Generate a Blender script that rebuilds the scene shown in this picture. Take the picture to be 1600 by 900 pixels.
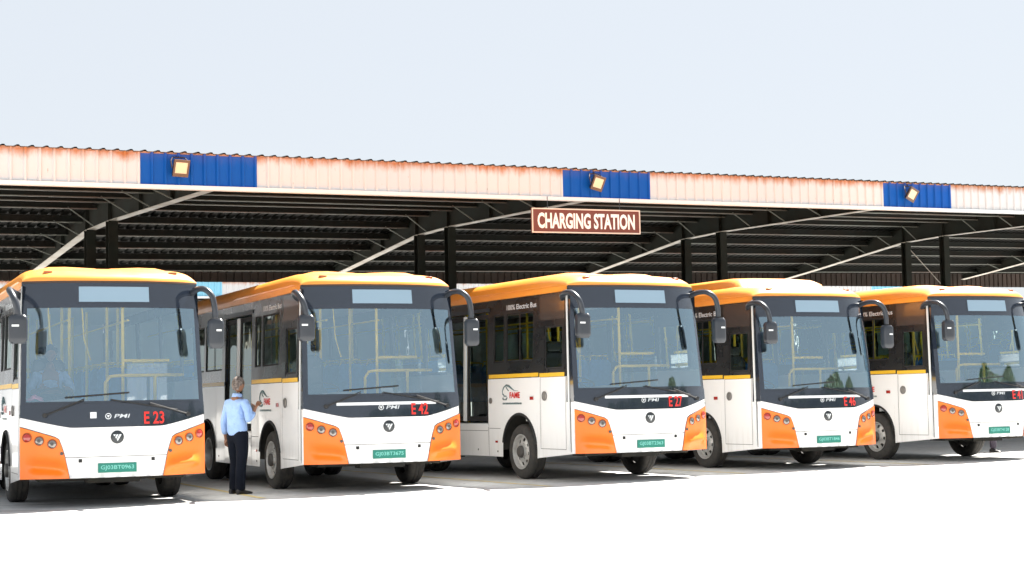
import bpy, math, random
from mathutils import Vector, Matrix
from math import sin, cos, pi, radians, sqrt, atan2

random.seed(7)
for o in list(bpy.data.objects): bpy.data.objects.remove(o, do_unlink=True)
S = bpy.context.scene
COL = S.collection

# ------------------------------------------------------------------ camera
cd = bpy.data.cameras.new('camera'); cam = bpy.data.objects.new('camera', cd); COL.objects.link(cam)
cd.sensor_width = 36; cd.lens = 2579 / 1600 * 36; cd.clip_end = 6000; cd.clip_start = .1
cam.matrix_world = Matrix.Translation((0, 0, 1.30)) @ Matrix.Rotation(radians(90 + 3.84), 4, 'X') @ Matrix.Rotation(radians(-1.15), 4, 'Z')
S.camera = cam
# ------------------------------------------------------------------ light
SUN_DIR = Vector((.418, .513, 1.0)).normalized()
w = bpy.data.worlds.new('World'); S.world = w; w.use_nodes = True
nt = w.node_tree; bg = nt.nodes['Background']
sky = nt.nodes.new('ShaderNodeTexSky'); sky.sky_type = 'NISHITA'; sky.sun_disc = False
sky.sun_elevation = math.asin(SUN_DIR.z); sky.sun_rotation = atan2(SUN_DIR.x, SUN_DIR.y)
sky.air_density = 1.0; sky.dust_density = 1.2; sky.ozone_density = 1.0
# hot hazy air: the clear-sky model is largely veiled by an even pale haze
hz = nt.nodes.new('ShaderNodeMix'); hz.data_type = 'RGBA'; hz.inputs['Factor'].default_value = .93; hz.inputs['B'].default_value = (2.66, 2.80, 2.96, 1)
nt.links.new(sky.outputs[0], hz.inputs['A']); nt.links.new(hz.outputs['Result'], bg.inputs[0]); bg.inputs[1].default_value = .06
sl = bpy.data.lights.new('sun', 'SUN'); sl.energy = 5.0; sl.angle = radians(.55); sl.color = (1, .955, .89)
so = bpy.data.objects.new('sun', sl); COL.objects.link(so); so.rotation_euler = SUN_DIR.to_track_quat('Z', 'Y').to_euler()
so.location = (30, 30, 60)
S.view_settings.view_transform = 'Standard'; S.view_settings.look = 'None'
S.view_settings.exposure = 2.28; S.view_settings.gamma = 1; S.view_settings.use_curve_mapping = False
S.render.engine = 'CYCLES'
S.cycles.max_bounces = 10; S.cycles.diffuse_bounces = 5; S.cycles.glossy_bounces = 4; S.cycles.transparent_max_bounces = 24
S.cycles.sample_clamp_indirect = 6

# ------------------------------------------------------------------ materials
MATS = {}
def mat(name, col, rough=.5, metal=0, coat=0, noise=None, bump=None, spec=.5, emit=None):
    """noise=(scale, amount, darkcol)"""
    if name in MATS: return MATS[name]
    m = bpy.data.materials.new(name); m.use_nodes = True; t = m.node_tree; b = t.nodes['Principled BSDF']
    c = (*col, 1); b.inputs['Base Color'].default_value = c
    b.inputs['Roughness'].default_value = rough; b.inputs['Metallic'].default_value = metal
    b.inputs['Specular IOR Level'].default_value = spec
    if coat: b.inputs['Coat Weight'].default_value = coat; b.inputs['Coat Roughness'].default_value = .06
    tc = t.nodes.new('ShaderNodeTexCoord')
    if noise:
        n = t.nodes.new('ShaderNodeTexNoise'); n.inputs['Scale'].default_value = noise[0]; n.inputs['Detail'].default_value = 6
        t.links.new(tc.outputs['Object'], n.inputs['Vector'])
        r = t.nodes.new('ShaderNodeMapRange'); r.inputs[1].default_value = .4; r.inputs[2].default_value = .75
        r.inputs[3].default_value = 0; r.inputs[4].default_value = noise[1]; t.links.new(n.outputs[0], r.inputs[0])
        mx = t.nodes.new('ShaderNodeMix'); mx.data_type = 'RGBA'; mx.inputs['A'].default_value = c
        mx.inputs['B'].default_value = (*noise[2], 1)
        t.links.new(r.outputs[0], mx.inputs['Factor']); t.links.new(mx.outputs['Result'], b.inputs['Base Color'])
        rr = t.nodes.new('ShaderNodeMapRange'); rr.inputs[1].default_value = .3; rr.inputs[2].default_value = .7
        rr.inputs[3].default_value = max(0, rough - .06); rr.inputs[4].default_value = min(1, rough + .12)
        t.links.new(n.outputs[0], rr.inputs[0]); t.links.new(rr.outputs[0], b.inputs['Roughness'])
    if bump:
        n2 = t.nodes.new('ShaderNodeTexNoise'); n2.inputs['Scale'].default_value = bump[0]; n2.inputs['Detail'].default_value = 4
        t.links.new(tc.outputs['Object'], n2.inputs['Vector'])
        bp = t.nodes.new('ShaderNodeBump'); bp.inputs['Strength'].default_value = bump[1]; bp.inputs['Distance'].default_value = .01
        t.links.new(n2.outputs[0], bp.inputs['Height']); t.links.new(bp.outputs[0], b.inputs['Normal'])
    if emit:
        b.inputs['Emission Color'].default_value = (*emit[0], 1); b.inputs['Emission Strength'].default_value = emit[1]
    MATS[name] = m
    return m
def glass(name, tint, refl, rough=.02, rcol=(1, 1, 1)):
    m = bpy.data.materials.new(name); m.use_nodes = True; t = m.node_tree; t.nodes.clear()
    out = t.nodes.new('ShaderNodeOutputMaterial'); tr = t.nodes.new('ShaderNodeBsdfTransparent'); gl = t.nodes.new('ShaderNodeBsdfGlossy')
    tr.inputs[0].default_value = (*tint, 1); gl.inputs['Roughness'].default_value = rough; gl.inputs['Color'].default_value = (*rcol, 1)
    fr = t.nodes.new('ShaderNodeFresnel'); fr.inputs[0].default_value = 1.5
    ad = t.nodes.new('ShaderNodeMath'); ad.operation = 'ADD'; ad.inputs[1].default_value = refl; ad.use_clamp = True
    mx = t.nodes.new('ShaderNodeMixShader')
    t.links.new(fr.outputs[0], ad.inputs[0]); t.links.new(ad.outputs[0], mx.inputs[0])
    t.links.new(tr.outputs[0], mx.inputs[1]); t.links.new(gl.outputs[0], mx.inputs[2]); t.links.new(mx.outputs[0], out.inputs[0])
    # faint waviness of real panes
    tc = t.nodes.new('ShaderNodeTexCoord'); n = t.nodes.new('ShaderNodeTexNoise'); n.inputs['Scale'].default_value = 2.2
    bp = t.nodes.new('ShaderNodeBump'); bp.inputs['Strength'].default_value = .12; bp.inputs['Distance'].default_value = .02
    t.links.new(tc.outputs['Object'], n.inputs['Vector']); t.links.new(n.outputs[0], bp.inputs['Height']); t.links.new(bp.outputs[0], gl.inputs['Normal'])
    MATS[name] = m
    return m

def white_paint():
    """white body paint with road dust low on the panels and faint vertical runs"""
    m = mat('white_body_paint', (.82, .82, .82), .28, coat=.5)
    t = m.node_tree; b = t.nodes['Principled BSDF']
    tc = t.nodes.new('ShaderNodeTexCoord'); mp = t.nodes.new('ShaderNodeMapping'); mp.inputs['Scale'].default_value = (7, 7, .8)
    t.links.new(tc.outputs['Object'], mp.inputs[0])
    n = t.nodes.new('ShaderNodeTexNoise'); n.inputs['Scale'].default_value = 1.6; n.inputs['Detail'].default_value = 8; t.links.new(mp.outputs[0], n.inputs['Vector'])
    sp = t.nodes.new('ShaderNodeSeparateXYZ'); t.links.new(tc.outputs['Object'], sp.inputs[0])
    g = t.nodes.new('ShaderNodeMapRange'); g.inputs[1].default_value = .25; g.inputs[2].default_value = .8; g.inputs[3].default_value = .40; g.inputs[4].default_value = 0
    t.links.new(sp.outputs[2], g.inputs[0])
    r = t.nodes.new('ShaderNodeMapRange'); r.inputs[1].default_value = .45; r.inputs[2].default_value = .75; t.links.new(n.outputs[0], r.inputs[0])
    mu0 = t.nodes.new('ShaderNodeMath'); mu0.operation = 'MULTIPLY'; t.links.new(r.outputs[0], mu0.inputs[0]); t.links.new(g.outputs[0], mu0.inputs[1])
    oi = t.nodes.new('ShaderNodeObjectInfo'); rv = t.nodes.new('ShaderNodeMapRange'); rv.inputs[3].default_value = .6; rv.inputs[4].default_value = 2.0; t.links.new(oi.outputs['Random'], rv.inputs[0])
    mu = t.nodes.new('ShaderNodeMath'); mu.operation = 'MULTIPLY'; mu.use_clamp = True; t.links.new(mu0.outputs[0], mu.inputs[0]); t.links.new(rv.outputs[0], mu.inputs[1])
    mx = t.nodes.new('ShaderNodeMix'); mx.data_type = 'RGBA'; mx.inputs['A'].default_value = (.82, .82, .82, 1); mx.inputs['B'].default_value = (.45, .41, .35, 1)
    t.links.new(mu.outputs[0], mx.inputs['Factor']); t.links.new(mx.outputs['Result'], b.inputs['Base Color'])
    return m
M_white = white_paint()
M_orange = mat('orange_panel_paint', (.86, .165, .002), .38, coat=.12, noise=(3.5, .2, (.70, .14, .01)))
M_roof = mat('orange_roof_paint', (.86, .31, .03), .40, coat=.55, noise=(2.2, .35, (.80, .30, .07)))
MATS['orange_roof_paint'].node_tree.nodes['Principled BSDF'].inputs['Coat Roughness'].default_value = .38
M_mask = mat('dark_mask_gloss', (.014, .020, .032), .14, coat=1)  # reflected sky put into the base colour as a bluish cast
M_char = mat('charcoal_side_paint', (.016, .017, .019), .25, coat=.4, noise=(2, .4, (.03, .028, .026)))
M_black = mat('black_rubber', (.012, .012, .013), .7)
M_plast = mat('black_mirror_plastic', (.022, .027, .036), .38)
M_under = mat('dirty_shaded_underbody', (.016, .016, .014), .85, noise=(6, .6, (.05, .042, .03)))  # base darkened for the shade beneath the bus; brown patches are dirt
M_tyre = mat('tyre_rubber', (.028, .027, .026), .85, noise=(14, .6, (.08, .07, .06)), bump=(60, .3))
M_rim = mat('wheel_steel', (.55, .55, .54), .42, metal=.55, noise=(18, .5, (.3, .28, .25)))
M_hub = mat('hub_dark', (.08, .075, .07), .5, metal=.4)
M_yel = mat('yellow_strip', (.80, .47, .03), .35)
M_rail = mat('yellow_handrail', (.90, .62, .03), .3, emit=None)
M_teal = mat('number_plate_green', (.0, .17, .125), .45)
M_tealtxt = mat('number_plate_letters', (.16, .50, .44), .4)
M_red = mat('red_vinyl', (.60, .018, .012), .4)
M_silver = mat('silver_lettering', (.62, .65, .68), .25, metal=.4)
M_disp = mat('display_screen', (.20, .29, .37), .12, coat=.8)
M_lens = mat('clear_lamp_lens', (.20, .18, .17), .10, metal=.5, coat=1)
M_lred = mat('red_lamp_lens', (.34, .015, .008), .12, coat=1)
M_lamb = mat('amber_lamp_lens', (.85, .22, .03), .15, coat=1)
M_seat = mat('blue_seat_fabric', (.06, .24, .60), .7, noise=(20, .4, (.03, .1, .3)))
M_dash = mat('grey_dashboard', (.50, .52, .53), .6)
M_inner = mat('interior_panel', (.78, .79, .80), .6)
M_floor = mat('bus_floor', (.42, .43, .44), .7)
M_ws = glass('windshield_glass', (.98, .99, 1.0), .33, .012, (.66, .88, 1.0))  # blue of the mirrored sky put into the gloss tint
M_sg = glass('tinted_side_glass', (.60, .72, .67), .06, .015, (.9, 1, .97))
M_bar = mat('white_aluminium_bar', (.72, .74, .74), .35)

# ------------------------------------------------------------------ mesh helpers
class MB:
    def __init__(s): s.v = []; s.f = []
    def add(s, vs, fs):
        n = len(s.v); s.v += [tuple(p) for p in vs]; s.f += [tuple(i + n for i in f) for f in fs]; return s
    def box(s, a, b):
        x0, y0, z0 = a; x1, y1, z1 = b
        return s.add([(x0, y0, z0), (x1, y0, z0), (x1, y1, z0), (x0, y1, z0), (x0, y0, z1), (x1, y0, z1), (x1, y1, z1), (x0, y1, z1)],
                     [(0, 3, 2, 1), (4, 5, 6, 7), (0, 1, 5, 4), (1, 2, 6, 5), (2, 3, 7, 6), (3, 0, 4, 7)])
    def hexa(s, lo, hi):  # two 4-point rings
        return s.add(list(lo) + list(hi), [(0, 3, 2, 1), (4, 5, 6, 7), (0, 1, 5, 4), (1, 2, 6, 5), (2, 3, 7, 6), (3, 0, 4, 7)])
    def beam(s, p, q, w, h, up=(0, 0, 1)):
        p = Vector(p); q = Vector(q); d = (q - p).normalized(); u = Vector(up); sd = d.cross(u).normalized(); uu = sd.cross(d)
        r = []
        for c in (p, q): r.append([c + sd * a * w / 2 + uu * b * h / 2 for a, b in ((-1, -1), (1, -1), (1, 1), (-1, 1))])
        return s.hexa(r[0], r[1])
    def tube(s, pts, r, n=10, caps=True):
        pts = [Vector(p) for p in pts]; rs = r if isinstance(r, (list, tuple)) else [r] * len(pts)
        prev = None; rings = []
        for i, p in enumerate(pts):
            d = (pts[min(i + 1, len(pts) - 1)] - pts[max(i - 1, 0)]).normalized()
            if prev is None:
                a = Vector((0, 0, 1)) if abs(d.z) < .9 else Vector((1, 0, 0)); u = d.cross(a).normalized()
            else: u = (prev - d * prev.dot(d)).normalized()
            prev = u; v = d.cross(u)
            rings.append([p + (u * cos(2 * pi * k / n) + v * sin(2 * pi * k / n)) * rs[i] for k in range(n)])
        vs = [q for ring in rings for q in ring]; fs = []
        for i in range(len(pts) - 1):
            for k in range(n):
                fs.append((i * n + k, i * n + (k + 1) % n, (i + 1) * n + (k + 1) % n, (i + 1) * n + k))
        if caps: fs.append(tuple(range(n))[::-1]); fs.append(tuple((len(pts) - 1) * n + k for k in range(n)))
        return s.add(vs, fs)
    def lathe(s, prof, c, axis, n=32, close=False):
        """prof: list of (radius, along axis)"""
        c = Vector(c); ax = Vector(axis).normalized(); a = Vector((0, 0, 1)) if abs(ax.z) < .9 else Vector((1, 0, 0))
        u = ax.cross(a).normalized(); v = ax.cross(u)
        vs = []; fs = []; m = len(prof)
        for r, h in prof:
            for k in range(n): vs.append(c + ax * h + (u * cos(2 * pi * k / n) + v * sin(2 * pi * k / n)) * max(r, 1e-4))
        for i in range(m if close else m - 1):
            j = (i + 1) % m
            for k in range(n): fs.append((i * n + k, i * n + (k + 1) % n, j * n + (k + 1) % n, j * n + k))
        return s.add(vs, fs)
    def grid(s, fn, us, vs_):
        pts = [fn(u, v) for v in vs_ for u in us]; n = len(us); fs = []
        for j in range(len(vs_) - 1):
            for i in range(n - 1): fs.append((j * n + i, j * n + i + 1, (j + 1) * n + i + 1, (j + 1) * n + i))
        return s.add(pts, fs)
    def build(s, name, m, parent=None, smooth=False, bevel=0, auto=None, solid=0, seg=2, subs=0):
        me = bpy.data.meshes.new(name); me.from_pydata(s.v, [], s.f)
        ms = m if isinstance(m, (list, tuple)) else [m]
        for k in ms: me.materials.append(k)
        import bmesh
        bm = bmesh.new(); bm.from_mesh(me); bmesh.ops.remove_doubles(bm, verts=bm.verts, dist=1e-5)
        bmesh.ops.recalc_face_normals(bm, faces=bm.faces)
        if smooth:
            for f in bm.faces: f.smooth = True
            for e in bm.edges:
                if len(e.link_faces) == 2 and e.calc_face_angle(0) > radians(auto or 40): e.smooth = False
        bm.to_mesh(me); bm.free()
        o = bpy.data.objects.new(name, me); COL.objects.link(o)
        if parent: o.parent = parent
        if solid:
            md = o.modifiers.new('solid', 'SOLIDIFY'); md.thickness = solid; md.offset = 0
        if subs:
            md = o.modifiers.new('sub', 'SUBSURF'); md.levels = subs; md.render_levels = subs
        if bevel:
            md = o.modifiers.new('bevel', 'BEVEL'); md.width = bevel; md.segments = seg; md.limit_method = 'ANGLE'; md.angle_limit = radians(35)
        return o
def tag(o, label=None, cat=None, group=None, kind=None):
    if label: o['label'] = label
    if cat: o['category'] = cat
    if group: o['group'] = group
    if kind: o['kind'] = kind
    return o
def empty(name, loc=(0, 0, 0), rz=0):
    o = bpy.data.objects.new(name, None); COL.objects.link(o); o.location = loc; o.rotation_euler = (0, 0, rz); o.empty_display_size = .3
    return o
def copy_tree(o, parent=None):
    c = o.copy(); COL.objects.link(c)
    if parent: c.parent = parent
    for ch in o.children: copy_tree(ch, c)
    return c
_tc = {}
def text_geo(txt, height, bold=.0, sx=1., shear=0.):
    """flat text polygons as (verts, faces); x,y in metres, centred in x, baseline 0; height = cap height"""
    k = (txt, bold)
    if k not in _tc:
        cu = bpy.data.curves.new('t', 'FONT'); cu.body = txt; cu.size = 1; cu.offset = bold; cu.resolution_u = 3; cu.fill_mode = 'FRONT'
        ob = bpy.data.objects.new('t', cu); COL.objects.link(ob); bpy.context.view_layer.update()
        me = bpy.data.meshes.new_from_object(ob.evaluated_get(bpy.context.evaluated_depsgraph_get()))
        _tc[k] = ([tuple(v.co) for v in me.vertices], [tuple(p.vertices) for p in me.polygons])
        bpy.data.objects.remove(ob); bpy.data.curves.remove(cu); bpy.data.meshes.remove(me)
    vs, fs = _tc[k]; x0 = min(v[0] for v in vs); x1 = max(v[0] for v in vs); y0 = min(v[1] for v in vs); y1 = max(v[1] for v in vs)
    sc = height / (y1 - y0)
    return [(((v[0] - (x0 + x1) / 2) * sc * sx) + (v[1] - y0) * sc * shear, (v[1] - y0) * sc) for v in vs], fs, (x1 - x0) * sc * sx

# ================================================================== GROUND
def ground():
    m = bpy.data.materials.new('concrete_yard'); m.use_nodes = True; t = m.node_tree; b = t.nodes['Principled BSDF']
    tc = t.nodes.new('ShaderNodeTexCoord')
    mp = t.nodes.new('ShaderNodeMapping'); mp.inputs['Rotation'].default_value = (0, 0, -.5493); t.links.new(tc.outputs['Object'], mp.inputs[0])
    br = t.nodes.new('ShaderNodeTexBrick'); br.inputs['Scale'].default_value = 1; br.inputs['Brick Width'].default_value = 4.0; br.inputs['Row Height'].default_value = 3.6
    br.inputs['Mortar Size'].default_value = .012; br.inputs['Mortar Smooth'].default_value = .3; br.offset = 0
    br.inputs['Color1'].default_value = (.56, .56, .555, 1); br.inputs['Color2'].default_value = (.53, .53, .52, 1); br.inputs['Mortar'].default_value = (.28, .26, .23, 1)
    t.links.new(mp.outputs[0], br.inputs['Vector'])
    n1 = t.nodes.new('ShaderNodeTexNoise'); n1.inputs['Scale'].default_value = .35; n1.inputs['Detail'].default_value = 9; n1.inputs['Roughness'].default_value = .65; t.links.new(tc.outputs['Object'], n1.inputs['Vector'])
    n2 = t.nodes.new('ShaderNodeTexNoise'); n2.inputs['Scale'].default_value = 7; n2.inputs['Detail'].default_value = 8; t.links.new(tc.outputs['Object'], n2.inputs['Vector'])
    r1 = t.nodes.new('ShaderNodeMapRange'); r1.inputs[1].default_value = .45; r1.inputs[2].default_value = .72; r1.inputs[4].default_value = .6; t.links.new(n1.outputs[0], r1.inputs[0])
    mx = t.nodes.new('ShaderNodeMix'); mx.data_type = 'RGBA'; mx.inputs['B'].default_value = (.44, .42, .375, 1)
    t.links.new(r1.outputs[0], mx.inputs['Factor']); t.links.new(br.outputs[0], mx.inputs['A'])
    r2 = t.nodes.new('ShaderNodeMapRange'); r2.inputs[1].default_value = .35; r2.inputs[2].default_value = .7; r2.inputs[3].default_value = .84; r2.inputs[4].default_value = 1.08; t.links.new(n2.outputs[0], r2.inputs[0])
    mm = t.nodes.new('ShaderNodeMix'); mm.data_type = 'RGBA'; mm.blend_type = 'MULTIPLY'; mm.inputs['Factor'].default_value = 1
    t.links.new(mx.outputs['Result'], mm.inputs['A']); t.links.new(r2.outputs[0], mm.inputs['B'])
    # small dark spots of oil
    vo = t.nodes.new('ShaderNodeTexVoronoi'); vo.inputs['Scale'].default_value = 1.1; t.links.new(tc.outputs['Object'], vo.inputs['Vector'])
    r3 = t.nodes.new('ShaderNodeMapRange'); r3.inputs[1].default_value = .02; r3.inputs[2].default_value = .035; r3.inputs[3].default_value = .10; r3.inputs[4].default_value = 1; t.links.new(vo.outputs['Distance'], r3.inputs[0])
    m3 = t.nodes.new('ShaderNodeMix'); m3.data_type = 'RGBA'; m3.blend_type = 'MULTIPLY'; m3.inputs['Factor'].default_value = 1
    t.links.new(mm.outputs['Result'], m3.inputs['A']); t.links.new(r3.outputs[0], m3.inputs['B'])
    # long faint tyre marks and dusty scuffs, stretched along the driving lane
    m4 = t.nodes.new('ShaderNodeMapping'); m4.inputs['Rotation'].default_value = (0, 0, -.45); m4.inputs['Scale'].default_value = (.10, 1.3, 1); t.links.new(tc.outputs['Object'], m4.inputs[0])
    n4 = t.nodes.new('ShaderNodeTexNoise'); n4.inputs['Scale'].default_value = 1.3; n4.inputs['Detail'].default_value = 7; n4.inputs['Roughness'].default_value = .6; t.links.new(m4.outputs[0], n4.inputs['Vector'])
    r4 = t.nodes.new('ShaderNodeMapRange'); r4.inputs[1].default_value = .60; r4.inputs[2].default_value = .74; r4.inputs[3].default_value = 1; r4.inputs[4].default_value = .27; t.links.new(n4.outputs[0], r4.inputs[0])
    m5 = t.nodes.new('ShaderNodeMix'); m5.data_type = 'RGBA'; m5.blend_type = 'MULTIPLY'; m5.inputs['Factor'].default_value = 1
    t.links.new(m3.outputs['Result'], m5.inputs['A']); t.links.new(r4.outputs[0], m5.inputs['B'])
    t.links.new(m5.outputs['Result'], b.inputs['Base Color']); b.inputs['Roughness'].default_value = .85
    bp = t.nodes.new('ShaderNodeBump'); bp.inputs['Strength'].default_value = .3; bp.inputs['Distance'].default_value = .02
    t.links.new(n2.outputs[0], bp.inputs['Height']); t.links.new(bp.outputs[0], b.inputs['Normal'])
    g = MB(); R = 2500
    g.add([(-R, -R, 0), (R, -R, 0), (R, R, 0), (-R, R, 0)], [(0, 1, 2, 3)])
    tag(g.build('ground', m), kind='structure')
ground()

# ================================================================== CANOPY
PHI = .5493; SL = .0213
AL = Vector((cos(PHI), sin(PHI), 0)); BA = Vector((-sin(PHI), cos(PHI), 0)); ORG = Vector((-4.0465, 27.0772, 0))
def cw(s, d, z): return ORG + AL * s + BA * d + Vector((0, 0, z + SL * s))
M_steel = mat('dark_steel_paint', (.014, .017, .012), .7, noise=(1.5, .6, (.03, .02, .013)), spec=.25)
M_flange = mat('pale_steel_flange', (.52, .48, .41), .5, noise=(3, .5, (.35, .25, .18)))  # pale against the dark web: ground bounce put into the flange colour
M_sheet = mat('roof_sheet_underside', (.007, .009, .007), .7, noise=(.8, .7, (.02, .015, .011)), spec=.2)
M_rib = mat('ground_lit_purlin_lip', (.17, .18, .15), .5, noise=(.5, 1, (.19, .10, .07)))  # lip paler than its web: light from the ground put into the colour
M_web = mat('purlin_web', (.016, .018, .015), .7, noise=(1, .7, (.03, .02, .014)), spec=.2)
M_brace = mat('pale_brace_angle', (.16, .17, .14), .6)
M_trim = mat('white_fascia_trim', (.66, .68, .70), .5)
def fascia_mat(name, base, rust):
    m = bpy.data.materials.new(name); m.use_nodes = True; t = m.node_tree; b = t.nodes['Principled BSDF']; b.inputs['Roughness'].default_value = .5; b.inputs['Specular IOR Level'].default_value = .25
    tc = t.nodes.new('ShaderNodeTexCoord'); sp = t.nodes.new('ShaderNodeSeparateXYZ'); t.links.new(tc.outputs['Object'], sp.inputs[0])
    # height inside the sheet, following the slope of the eave
    hx = t.nodes.new('ShaderNodeMath'); hx.operation = 'MULTIPLY_ADD'; hx.inputs[1].default_value = -SL; t.links.new(sp.outputs[0], hx.inputs[0]); t.links.new(sp.outputs[2], hx.inputs[2])
    mp = t.nodes.new('ShaderNodeMapping'); mp.inputs['Scale'].default_value = (2.2, 2.2, .7); t.links.new(tc.outputs['Object'], mp.inputs[0])
    n = t.nodes.new('ShaderNodeTexNoise'); n.inputs['Scale'].default_value = 2.0; n.inputs['Detail'].default_value = 8; n.inputs['Roughness'].default_value = .7; t.links.new(mp.outputs[0], n.inputs['Vector'])
    nn = t.nodes.new('ShaderNodeMath'); nn.operation = 'MULTIPLY_ADD'; nn.inputs[1].default_value = .42; t.links.new(n.outputs[0], nn.inputs[0]); t.links.new(hx.outputs[0], nn.inputs[2])
    r = t.nodes.new('ShaderNodeMapRange'); r.inputs[1].default_value = 5.40; r.inputs[2].default_value = 5.62; r.inputs[4].default_value = rust; r.interpolation_type = 'SMOOTHSTEP'; t.links.new(nn.outputs[0], r.inputs[0])
    mx = t.nodes.new('ShaderNodeMix'); mx.data_type = 'RGBA'; mx.inputs['A'].default_value = (*base, 1); mx.inputs['B'].default_value = (.42, .15, .05, 1)
    t.links.new(r.outputs[0], mx.inputs['Factor'])
    # darker rust flecks
    n2 = t.nodes.new('ShaderNodeTexNoise'); n2.inputs['Scale'].default_value = 14; n2.inputs['Detail'].default_value = 5; t.links.new(mp.outputs[0], n2.inputs['Vector'])
    r2 = t.nodes.new('ShaderNodeMapRange'); r2.inputs[1].default_value = .70; r2.inputs[2].default_value = .76; r2.inputs[4].default_value = rust * .8; t.links.new(n2.outputs[0], r2.inputs[0])
    mx2 = t.nodes.new('ShaderNodeMix'); mx2.data_type = 'RGBA'; mx2.inputs['B'].default_value = (.22, .09, .04, 1)
    t.links.new(r2.outputs[0], mx2.inputs['Factor']); t.links.new(mx.outputs['Result'], mx2.inputs['A']); t.links.new(mx2.outputs['Result'], b.inputs['Base Color'])
    MATS[name] = m
    return m
M_fw = fascia_mat('rusty_white_sheet', (.57, .565, .57), 1.0)
M_fb = fascia_mat('blue_sheet', (.0, .075, .35), .08)
M_ff = fascia_mat('haze_paled_blue_sheet', (.22, .50, .66), .05)  # paler blue for the far panels: haze and overexposure put into the colour
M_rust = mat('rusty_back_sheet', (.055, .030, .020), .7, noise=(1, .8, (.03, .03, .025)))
S0, S1 = -12.0, 40.0
def soffit(d): return 5.14 if d < 8.6 else max(5.14 - .138 * (d - 8.6), 4.3)
def roofz(d): return 5.38 + .036 * d if d < 8.8 else 5.70 - .172 * (d - 8.8)
def corr(mb, s0, s1, z0f, z1f, d, pitch=.222, depth=.032, sign=-1):
    """trapezoidal corrugated sheet standing in the plane d, ribs vertical"""
    n = int(round((s1 - s0) / pitch)); pts = []
    p = (s1 - s0) / n
    for i in range(n):
        a = s0 + i * p
        pts += [(a, 0), (a + p * .72, 0), (a + p * .80, 1), (a + p * .92, 1)]
    pts.append((s1, 0))
    vs = []
    for s, k in pts:
        vs.append((s, d + sign * depth * k, z0f(s))); vs.append((s, d + sign * depth * k, z1f(s)))
    mb.add(vs, [(2 * i, 2 * i + 2, 2 * i + 3, 2 * i + 1) for i in range(len(pts) - 1)])
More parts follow.
